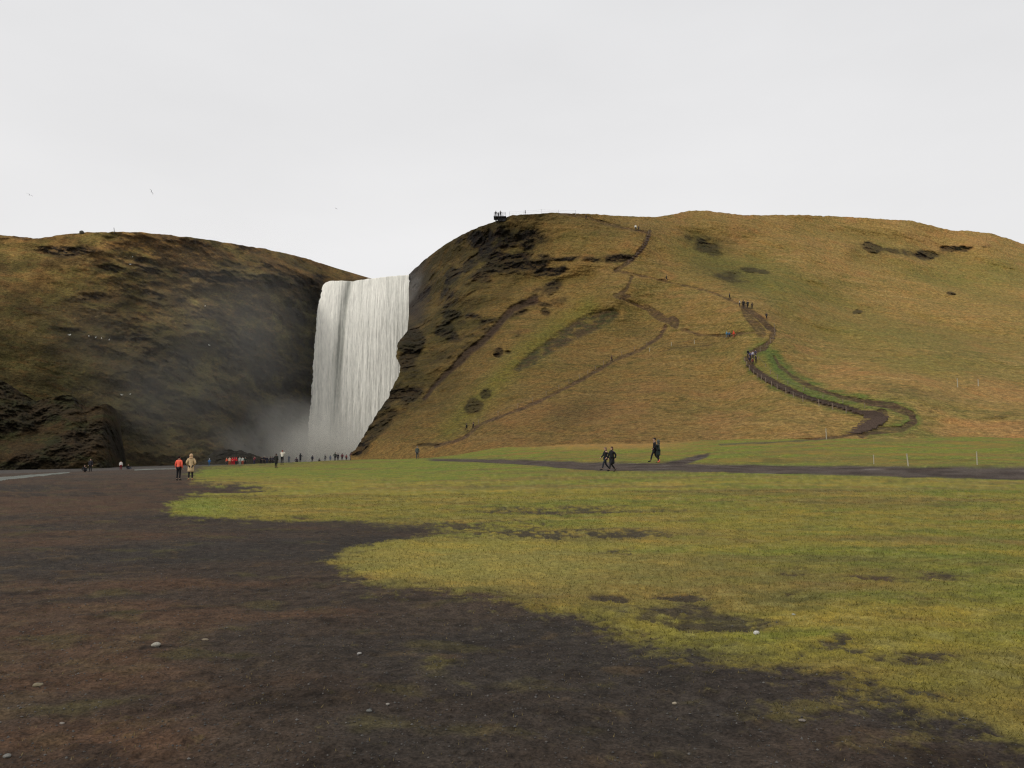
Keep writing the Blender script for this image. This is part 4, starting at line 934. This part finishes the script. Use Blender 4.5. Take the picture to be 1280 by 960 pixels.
def marker(px, py, hpx, lean, label, which, mat=M_PALE, w=.05):
    p = pick(px, py, which); H = hpx * p.y / F
    bm = bmesh.new(); tube_bm(bm, [Vector((0, 0, -.4)), Vector((lean * H, 0, H))], w, 6, w * .8); tube_bm(bm, [Vector((lean * H, 0, H - .02)), Vector((lean * H, 0, H + .03))], w * 1.1, 6)
    o = bmobj('marker_post', bm, mat, loc=p); return props(o, label, 'post', 'single pale posts')
marker(1033, 549, 13, -.03, 'pale post in the grass left of the stair foot', 'ground')
marker(1135.8, 582.5, 15, -.12, 'leaning pale post on the bank beside the gravel road', 'ground')
marker(1222, 582, 16, .0, 'upright faint post on the bank near the right edge', 'ground', w=.04)
marker(1092, 580, 11, .0, 'faint thin post on the bank by a dark hollow', 'ground', w=.035)
marker(1197, 484, 11, .0, 'thin post standing high on the tan slope', 'right', w=.06)
marker(1222.5, 482.5, 8, .04, 'short whitish post beside the thin post on the tan slope', 'right', w=.07)
marker(143.5, 290.5, 6, -.2, 'thin post on the skyline of the left hill', 'left', M_DARK, .08)

# ---- stairs
def stairs(pts, label, width, step, cap=95):
    line = world_line(pts, 'right', step)[:cap + 1]
    e_ = empty('staircase', line[0], label, 'staircase', 'timber stairs up the slope'); b = line[0]
    for a, c_ in zip(line[:-1], line[1:]):
        dvv = c_ - a; ang = math.atan2(dvv.y, dvv.x); bm = bmesh.new()
        vs = box_bm(bm, (a + c_) / 2 - b + Vector((0, 0, .10)), (.36, width * random.uniform(.85, 1.12), .26), ang)
        bmesh.ops.bevel(bm, geom=bm.edges[:], offset=.02, segments=1, affect='EDGES')
        bmobj('tread', bm, M_TREAD, e_)
    return e_
stairs([(1064,543),(1078,538),(1090,530),(1097,523),(1088,517),(1074,514)], 'broad dark timber stairs at the foot of the path', 2.7, .85)
stairs([(1070,513.5),(1040,506),(1010,498),(985,488),(962,476),(945,463),(937,455)], 'long run of timber steps up to the stair crowd', 1.7, 1.05)
stairs([(786,327),(795,320),(806,306),(811,293)], 'steep timber steps near the skyline', 1.5, 1.1)

# ---- clifftop viewing platform
pp = pick(632, 272.5, 'right'); yv = pp.y
o0 = skyp(625, 272.5, yv)
e_ = empty('viewing_platform', o0, 'dark viewing platform jutting from the clifftop', 'platform')
m_px = yv / F
bm = bmesh.new(); box_bm(bm, (.0, 0, 0), (16 * m_px, 3.0, .22)); bmesh.ops.bevel(bm, geom=bm.edges[:], offset=.03, segments=1, affect='EDGES'); bmobj('deck', bm, M_DARK, e_)
for sx_ in (-1.3, -.45, .4):
    for sy_ in (-1.2, 1.2):
        bm = bmesh.new(); tube_bm(bm, [(sx_, sy_, -.1), (sx_ * .75 + .25, sy_ * .8 + .6, -1.0 + .1 * sx_)], .09, 6); bmobj('support', bm, M_DARK, e_)
bm = bmesh.new(); box_bm(bm, (.45, .6, -.55), (2.1, 2.2, .85)); bmesh.ops.subdivide_edges(bm, edges=bm.edges[:], cuts=3)
for v in bm.verts:
    v.co.x += .12 * math.sin(v.co.z * 7 + v.co.y * 3) - max(0, -v.co.z - .4) * .6 * (1 if v.co.x < .4 else 0) * -1; v.co.z += .08 * math.sin(v.co.x * 5)
bmobj('base', bm, M_DARK, e_)
for k, (sx_, sy_) in enumerate([(-1.55, -1.4), (-1.55, 0), (-1.55, 1.4), (-.5, -1.4), (.55, -1.4), (1.55, -1.4), (-.5, 1.4), (.55, 1.4)]):
    bm = bmesh.new(); tube_bm(bm, [(sx_, sy_, .1), (sx_, sy_, 1.15)], .035, 6); bmobj('rail_post', bm, M_DARK, e_)
for zz in (.45, .8, 1.13):
    bm = bmesh.new(); tube_bm(bm, [(1.58, -1.4, zz), (-1.55, -1.4, zz), (-1.55, 1.4, zz), (1.0, 1.4, zz)], .03, 5); bmobj('handrail', bm, M_DARK, e_)
for dx, dy_, hh, ps, lb in [(-1.1, -.6, 1.72, 'stand_pocket', 'leftmost dark figure on the clifftop platform'), (-.45, .5, 1.66, 'stand_hug', 'middle dark figure on the clifftop platform'), (.15, -.3, 1.85, 'stand_photo', 'tall dark figure on the right of the clifftop platform')]:
    person(0, 0, 0, ps, 200, BLK, BLK, 'hair', BLK, lb, G4, H=hh, loc=o0 + Vector((dx, dy_, .125)))
person(656.6, 268.4, 6.5, 'stand_down', 90, NAVY, DK, 'hair', BLK, 'lone figure behind the clifftop wire fence', G4, which='right')

# ---- stones
def rock(px, py, wpx, flat_, rgb, label, which='ground', group='loose stones on the ground', name='stone'):
    p = pick(px, py, which); w_ = wpx * p.y / F / 2
    bm = bmesh.new(); bmesh.ops.create_icosphere(bm, subdivisions=3, radius=1)
    sd0 = random.uniform(0, 50); co = np.array([v.co[:] for v in bm.verts]); k = 1 + .28 * fbm(co[:, 0] * .9 + sd0, co[:, 1] * .9, co[:, 2] * .9, 3)
    for v, kk in zip(bm.verts, k): v.co = Vector((v.co.x * w_ * kk, v.co.y * w_ * .8 * kk, v.co.z * w_ * flat_ * kk))
    o = bmobj(name, bm, plain('stone', S(*rgb), .85, .2, 4 / w_), loc=p + Vector((0, 0, w_ * flat_ * .45)), smooth=True); o.rotation_euler = (0, 0, random.uniform(-.4, .4))
    return props(o, label, 'stone', group)
rock(195, 808, 11.5, .55, (150, 145, 132), 'smooth pale grey stone, largest on the bare earth')
rock(47, 857, 13, .35, (118, 108, 86), 'flat tan stone at the left edge of the earth')
rock(257, 801, 9, .35, (120, 108, 88), 'small buff stone right of the pale grey one')
rock(945, 792.5, 7.5, .75, (186, 184, 176), 'bright white stone in the grass')
rock(449, 818, 6, .4, (140, 136, 130), 'little light stone in the middle of the dark earth')
rock(461, 890, 7, .5, (96, 96, 92), 'dull grey stone on the dark earth below the sparse tuft')
rock(485, 880, 5, .5, (130, 124, 116), 'tiny light stone beside the dull grey stone')
rock(843, 880, 5.5, .5, (150, 138, 118), 'small sandy stone in the thin brown turf')
rock(1003, 902.5, 9, .35, (112, 104, 96), 'flat grey stone on the earth at the right')
rock(9, 946, 10, .5, (112, 110, 104), 'grey stone in the bottom left corner')
rock(77, 905, 6, .5, (128, 120, 112), 'light pebble above the bottom left corner')
rock(992, 768, 5, .5, (150, 152, 140), 'greyish stone in the scuffed grass above the white one')
rock(102, 291.5, 6, .8, (70, 68, 60), 'dark boulder on the left skyline', which='left', name='boulder', group='boulders on the slopes')

# ---- gulls
def gull_flying(px, py, d, span_px, roll, label):
    s_ = span_px * d / F / 2
    bm = bmesh.new(); tube_bm(bm, [(0, -.25 * s_, 0), (0, -.16 * s_, .01 * s_), (0, 0, .02 * s_), (0, .2 * s_, .01 * s_), (0, .36 * s_, 0)], .035 * s_, 8, .02 * s_)
    for sg in (1, -1):
        pr = [(0.03, -.1, .09), (.45, -.13, .08), (1.0, .06, .015)]; zz = [.03, .24, .08]; lo = []; hi = []
        for (x, y, c_), z_ in zip(pr, zz):
            for t_, L_ in ((.012, hi), (-.012, lo)):
                L_.append([bm.verts.new((sg * x * s_, (y - c_) * s_, (z_ + t_) * s_)), bm.verts.new((sg * x * s_, (y + c_) * s_, (z_ + t_ * .3) * s_))])
        for L_ in (lo, hi):
            for a, b in zip(L_[:-1], L_[1:]): bm.faces.new((a[0], a[1], b[1], b[0]))
        for k in (0, 1):
            for a, b in zip(range(2), range(1, 3)): bm.faces.new((lo[a][k], lo[b][k], hi[b][k], hi[a][k]))
        bm.faces.new((lo[-1][0], lo[-1][1], hi[-1][1], hi[-1][0]))
    o = bmobj('gull', bm, cloth((120, 120, 122), 'grey_feathers'), loc=skyp(px, py, d), smooth=False); o.rotation_euler = (R(10), R(roll), R(70))
    return props(o, label, 'bird', 'gulls in the sky')
gull_flying(37, 244, 150, 9, 10, 'distant gull gliding at the far left of the sky')
gull_flying(189, 240, 120, 9, 48, 'banking gull with steeply tilted wings in the sky')
gull_flying(420, 261, 190, 6, 5, 'tiny gull above the waterfall lip')
def gull_sitting(px, py, label, mesh=[None]):
    if mesh[0] is None:
        bodym = blob((0, 0, .16), (.13, .26, .12), 12); headm = blob((0, -.22, .33), (.075, .09, .08), 10); neckm = blob((0, -.18, .24), (.07, .08, .12), 10); tail = blob((0, .30, .17), (.05, .16, .03), 8); bill = blob((0, -.33, .32), (.02, .06, .02), 6)
        mesh[0] = join_meshes('seabird', [bodym, headm, neckm, tail, bill]); mesh[0].materials.append(cloth((236, 236, 232), 'white_feathers'))
    p = pick(px, py, 'left'); o = bpy.data.objects.new('seabird', mesh[0]); COL.objects.link(o); o.location = p + Vector((0, -.25, 0)); o.scale = (.95,) * 3; o.rotation_euler = (0, 0, random.uniform(0, 6))
    return props(o, label, 'bird', 'white seabirds resting on the cliff')
for a, b, l in [(166, 322, 'white seabird high on the cliff, the upper of two'), (163, 331, 'white seabird high on the cliff, the lower of two'), (257, 383, 'white seabird alone on the mid cliff in the mist'), (262, 432, 'white seabird low on the dark cliff'),
                (88, 420, 'white seabird at the left end of the scattered row'), (112, 421, 'white seabird second in the scattered row'), (120, 423, 'white seabird third in the scattered row'), (128, 424, 'white seabird fourth in the scattered row'), (137, 426, 'white seabird at the right end of the scattered row'),
                (153, 494, 'white seabird above the mound, left of a close pair'), (163, 493.5, 'white seabird above the mound, right of a close pair')]:
    gull_sitting(a, b, l)

# ---- pebbles and grass blades close to the camera
def scatter(n, dlo, dhi, pw):
    u = RNG.random(n); d_ = (dlo**pw + u * (dhi**pw - dlo**pw))**(1 / pw); a_ = RNG.uniform(-.72, .72, n); return a_ * d_, d_
i0 = np.searchsorted(rows, 3.0)
def sample_ground(x, y):
    ri = np.clip(np.searchsorted(rows, y), 1, len(rows) - 1); ri -= (np.abs(rows[ri - 1] - y) < np.abs(rows[ri] - y)).astype(int)
    av = x / np.sqrt(np.maximum(y, 0)**2 + 4.0); ai = np.clip(np.searchsorted(ac, av), 1, len(ac) - 1); ai -= (np.abs(ac[ai - 1] - av) < np.abs(ac[ai] - av)).astype(int)
    return ri, ai
x, y = scatter(26000, 3.6, 26, .7); ri, ai = sample_ground(x, y); kp = (turf[ri, ai] < RNG.random(len(x)) * .8); x, y, ri, ai = x[kp], y[kp], ri[kp], ai[kp]
oc = np.array([(1,0,0),(0,1,0),(-1,0,0),(0,-1,0),(0,0,.8),(0,0,-.6)], float); of = np.array([(0,1,4),(1,2,4),(2,3,4),(3,0,4),(1,0,5),(2,1,5),(3,2,5),(0,3,5)])
sz = (.003 + .006 * RNG.random(len(x))**3) * (1 + y / 30); V = oc[None] * sz[:, None, None] * RNG.uniform(.6, 1.3, (len(x), 6, 1)) + np.stack([x, y, GZZ[ri, ai] + sz * .25], -1)[:, None, :]
Fc = of[None] + (np.arange(len(x)) * 6)[:, None, None]
tone = RNG.uniform(0, 1, len(x))**4; pc_ = np.array([.032, .029, .026]) + tone[:, None] * np.array([.075, .068, .06]); 
me = npmesh('gravel', V.reshape(-1, 3), Fc.reshape(-1, 3), np.repeat(pc_, 6, 0), smooth=False)
mg, nt_, b_ = newmat('pebble'); at_ = nt_.nodes.new('ShaderNodeAttribute'); at_.attribute_name = 'Col'; nt_.links.new(at_.outputs['Color'], b_.inputs['Base Color']); b_.inputs['Roughness'].default_value = .8
props(link('gravel', me, mat=mg), 'small loose pebbles strewn over the bare earth', 'gravel', kind='stuff')
x, y = scatter(260000, 3.6, 34, .75); ri, ai = sample_ground(x, y); t_ = turf[ri, ai]
kp = RNG.random(len(x)) < np.maximum(t_ * 1.0, .035 + .05 * (fbm(x * .8, y * .8, 3, 3) > .15)); x, y, ri, ai, t_ = x[kp], y[kp], ri[kp], ai[kp], t_[kp]; n_ = len(x)
h_ = RNG.uniform(.012, .034, n_) * (.7 + .5 * t_); w_ = RNG.uniform(.0016, .0032, n_) * (1 + y / 9); an = RNG.uniform(0, 6.28, n_); ln = RNG.uniform(.2, 1.1, n_) * h_; la = RNG.uniform(0, 6.28, n_)
bx_ = np.cos(an) * w_; by_ = np.sin(an) * w_; zb = GZZ[ri, ai] - .004
V = np.empty((n_, 3, 3)); V[:, 0] = np.stack([x - bx_, y - by_, zb], -1); V[:, 1] = np.stack([x + bx_, y + by_, zb], -1); V[:, 2] = np.stack([x + np.cos(la) * ln, y + np.sin(la) * ln, zb + h_], -1)
cb = gcol[ri, ai] * RNG.uniform(.85, 1.22, (n_, 1)); dry = (RNG.random(n_) < .35)[:, None]; cb = np.where(dry, cb * .75 + S(140, 128, 84) * .25, cb); cb = np.where((t_ < .4)[:, None], S(104, 90, 56) * RNG.uniform(.5, 1.3, (n_, 1)), cb)
me = npmesh('grass', V.reshape(-1, 3), np.arange(n_ * 3).reshape(-1, 3), np.repeat(cb, 3, 0), smooth=False)
mg, nt_, b_ = newmat('blade'); at_ = nt_.nodes.new('ShaderNodeAttribute'); at_.attribute_name = 'Col'; nt_.links.new(at_.outputs['Color'], b_.inputs['Base Color']); b_.inputs['Roughness'].default_value = .7; b_.inputs['Specular IOR Level'].default_value = .2
props(link('grass', me, mat=mg), 'fine short grass blades across the near field', 'grass', kind='stuff')

# ------------------------------------------------------------------ spray
def mist(name, label, loc, rad, dens, nscale, lo=.35, hi=.75, power=1.0, rot=0, col=(.96, .94, .88)):
    import bmesh
    bm = bmesh.new(); bmesh.ops.create_icosphere(bm, subdivisions=3, radius=1.0); me = bpy.data.meshes.new(name); bm.to_mesh(me); bm.free()
    m = bpy.data.materials.new(name); m.use_nodes = True; nt = m.node_tree
    for nd in list(nt.nodes):
        if nd.type != 'OUTPUT_MATERIAL': nt.nodes.remove(nd)
    out = [nd for nd in nt.nodes if nd.type == 'OUTPUT_MATERIAL'][0]
    pv = nt.nodes.new('ShaderNodeVolumePrincipled'); pv.inputs['Color'].default_value = (*col, 1); pv.inputs['Anisotropy'].default_value = .2
    tc = nt.nodes.new('ShaderNodeTexCoord'); ln = nt.nodes.new('ShaderNodeVectorMath'); ln.operation = 'LENGTH'
    nt.links.new(tc.outputs['Object'], ln.inputs[0])
    fo = nt.nodes.new('ShaderNodeMapRange'); fo.interpolation_type = 'SMOOTHSTEP'; fo.inputs['From Min'].default_value = 1.0; fo.inputs['From Max'].default_value = .15
    nt.links.new(ln.outputs['Value'], fo.inputs['Value'])
    gm_ = nt.nodes.new('ShaderNodeNewGeometry'); nz = nt.nodes.new('ShaderNodeTexNoise'); nz.inputs['Scale'].default_value = nscale; nz.inputs['Detail'].default_value = 3
    nt.links.new(gm_.outputs['Position'], nz.inputs['Vector'])
    nr = nt.nodes.new('ShaderNodeMapRange'); nr.inputs['From Min'].default_value = lo; nr.inputs['From Max'].default_value = hi
    nt.links.new(nz.outputs['Fac'], nr.inputs['Value'])
    a = nt.nodes.new('ShaderNodeMath'); a.operation = 'MULTIPLY'; nt.links.new(fo.outputs['Result'], a.inputs[0]); nt.links.new(nr.outputs['Result'], a.inputs[1])
    b = nt.nodes.new('ShaderNodeMath'); b.operation = 'MULTIPLY'; b.inputs[1].default_value = dens; nt.links.new(a.outputs[0], b.inputs[0])
    nt.links.new(b.outputs[0], pv.inputs['Density']); nt.links.new(pv.outputs['Volume'], out.inputs['Volume'])
    o = link(name, me, mat=m, loc=loc); o.scale = rad; o.rotation_euler = (0, rot, 0)
    return props(o, label, 'mist', kind='stuff')
def PV(px, py, d):
    a, b, c_ = P(px, py, d); return (float(a), float(b), float(c_))
mist('waterfall_spray', 'white spray billowing at the foot of the waterfall', PV(412, 566, 244), (22, 13, 13), .17, .08, .28, .62)
mist('spray_cloud', 'fainter spray spreading left from the foot of the waterfall', PV(352, 556, 236), (33, 13, 17), .10, .06, .28, .66)
mist('drifting_mist', 'thin mist drifting across the left cliff face', PV(225, 450, 190), (50, 15, 38), .0105, .030, .3, .70, rot=R(-20))
mist('pool_mist', 'pale mist lying over the pool below the cliff', PV(290, 565, 215), (34, 14, 10), .030, .05, .3, .7)
mist('lip_mist', 'grey spray hanging between the waterfall and the bluff', PV(520, 400, 250), (7, 6, 22), .05, .10, .25, .6)
# ------------------------------------------------------------------ sky and sun
SUN_EL, SUN_AZ = R(38), R(232)      # azimuth clockwise from +Y
w = bpy.data.worlds.new('World'); scene.world = w; w.use_nodes = True; nt = w.node_tree
bg = nt.nodes['Background']; bg.inputs['Strength'].default_value = .10
sky = nt.nodes.new('ShaderNodeTexSky'); sky.sky_type = 'NISHITA'; sky.sun_disc = False; sky.sun_elevation = SUN_EL; sky.sun_rotation = SUN_AZ; sky.air_density = 1; sky.dust_density = 3
tc = nt.nodes.new('ShaderNodeTexCoord')
mp = nt.nodes.new('ShaderNodeMapping'); mp.inputs['Scale'].default_value = (1, 1, 2.6); nt.links.new(tc.outputs['Generated'], mp.inputs['Vector'])
nz = nt.nodes.new('ShaderNodeTexNoise'); nz.inputs['Scale'].default_value = 2.1; nz.inputs['Detail'].default_value = 5; nz.inputs['Roughness'].default_value = .5
nt.links.new(mp.outputs['Vector'], nz.inputs['Vector'])
mr = nt.nodes.new('ShaderNodeMapRange'); mr.inputs['From Min'].default_value = .3; mr.inputs['From Max'].default_value = .75; mr.inputs['To Min'].default_value = .955; mr.inputs['To Max'].default_value = 1.05
nt.links.new(nz.outputs['Fac'], mr.inputs['Value'])
# overcast deck: pale at the skyline, greyer higher, brightest overhead
sx = nt.nodes.new('ShaderNodeSeparateXYZ'); nt.links.new(tc.outputs['Generated'], sx.inputs[0])
rp_ = nt.nodes.new('ShaderNodeValToRGB'); nt.links.new(sx.outputs['Z'], rp_.inputs['Fac'])
e = rp_.color_ramp.elements
e[0].position = 0; e[0].color = (.88, .872, .872, 1); e[1].position = 1; e[1].color = (1.0, 1.0, 1.0, 1)
for pos, cc_ in [(.28, (.87, .862, .862)), (.50, (.80, .797, .803)), (.62, (.78, .79, .80)), (.8, (.95, .96, .97))]:
    x = e.new(pos); x.color = (*cc_, 1)
sc_ = nt.nodes.new('ShaderNodeVectorMath'); sc_.operation = 'SCALE'; nt.links.new(rp_.outputs['Color'], sc_.inputs[0]); nt.links.new(mr.outputs['Result'], sc_.inputs['Scale'])
s10 = nt.nodes.new('ShaderNodeVectorMath'); s10.operation = 'SCALE'; s10.inputs['Scale'].default_value = 10.0; nt.links.new(sc_.outputs['Vector'], s10.inputs[0])
mm = nt.nodes.new('ShaderNodeMix'); mm.data_type = 'RGBA'; mm.inputs[0].default_value = .95
nt.links.new(sky.outputs['Color'], mm.inputs[6]); nt.links.new(s10.outputs['Vector'], mm.inputs[7]); nt.links.new(mm.outputs[2], bg.inputs['Color'])
sd_ = bpy.data.lights.new('sun', 'SUN'); sd_.energy = 1.5; sd_.angle = R(12); sd_.color = (1, .97, .92)
so = bpy.data.objects.new('sun', sd_); COL.objects.link(so)
dv = Vector((math.sin(SUN_AZ) * math.cos(SUN_EL), math.cos(SUN_AZ) * math.cos(SUN_EL), math.sin(SUN_EL)))
so.rotation_euler = dv.to_track_quat('Z', 'Y').to_euler(); so.location = (20, -20, 60)
scene.view_settings.view_transform = 'Standard'; scene.view_settings.look = 'None'; scene.view_settings.exposure = 0; scene.view_settings.gamma = 1
scene.render.engine = 'CYCLES'
scene.cycles.max_bounces = 6; scene.cycles.diffuse_bounces = 2; scene.cycles.volume_bounces = 3; scene.cycles.use_denoising = True; scene.cycles.denoiser = 'OPENIMAGEDENOISE'; scene.cycles.denoising_input_passes = 'RGB_ALBEDO_NORMAL'; scene.cycles.denoising_prefilter = 'NONE'; scene.cycles.pixel_filter_type = 'BLACKMAN_HARRIS'; scene.cycles.filter_width = 1.25
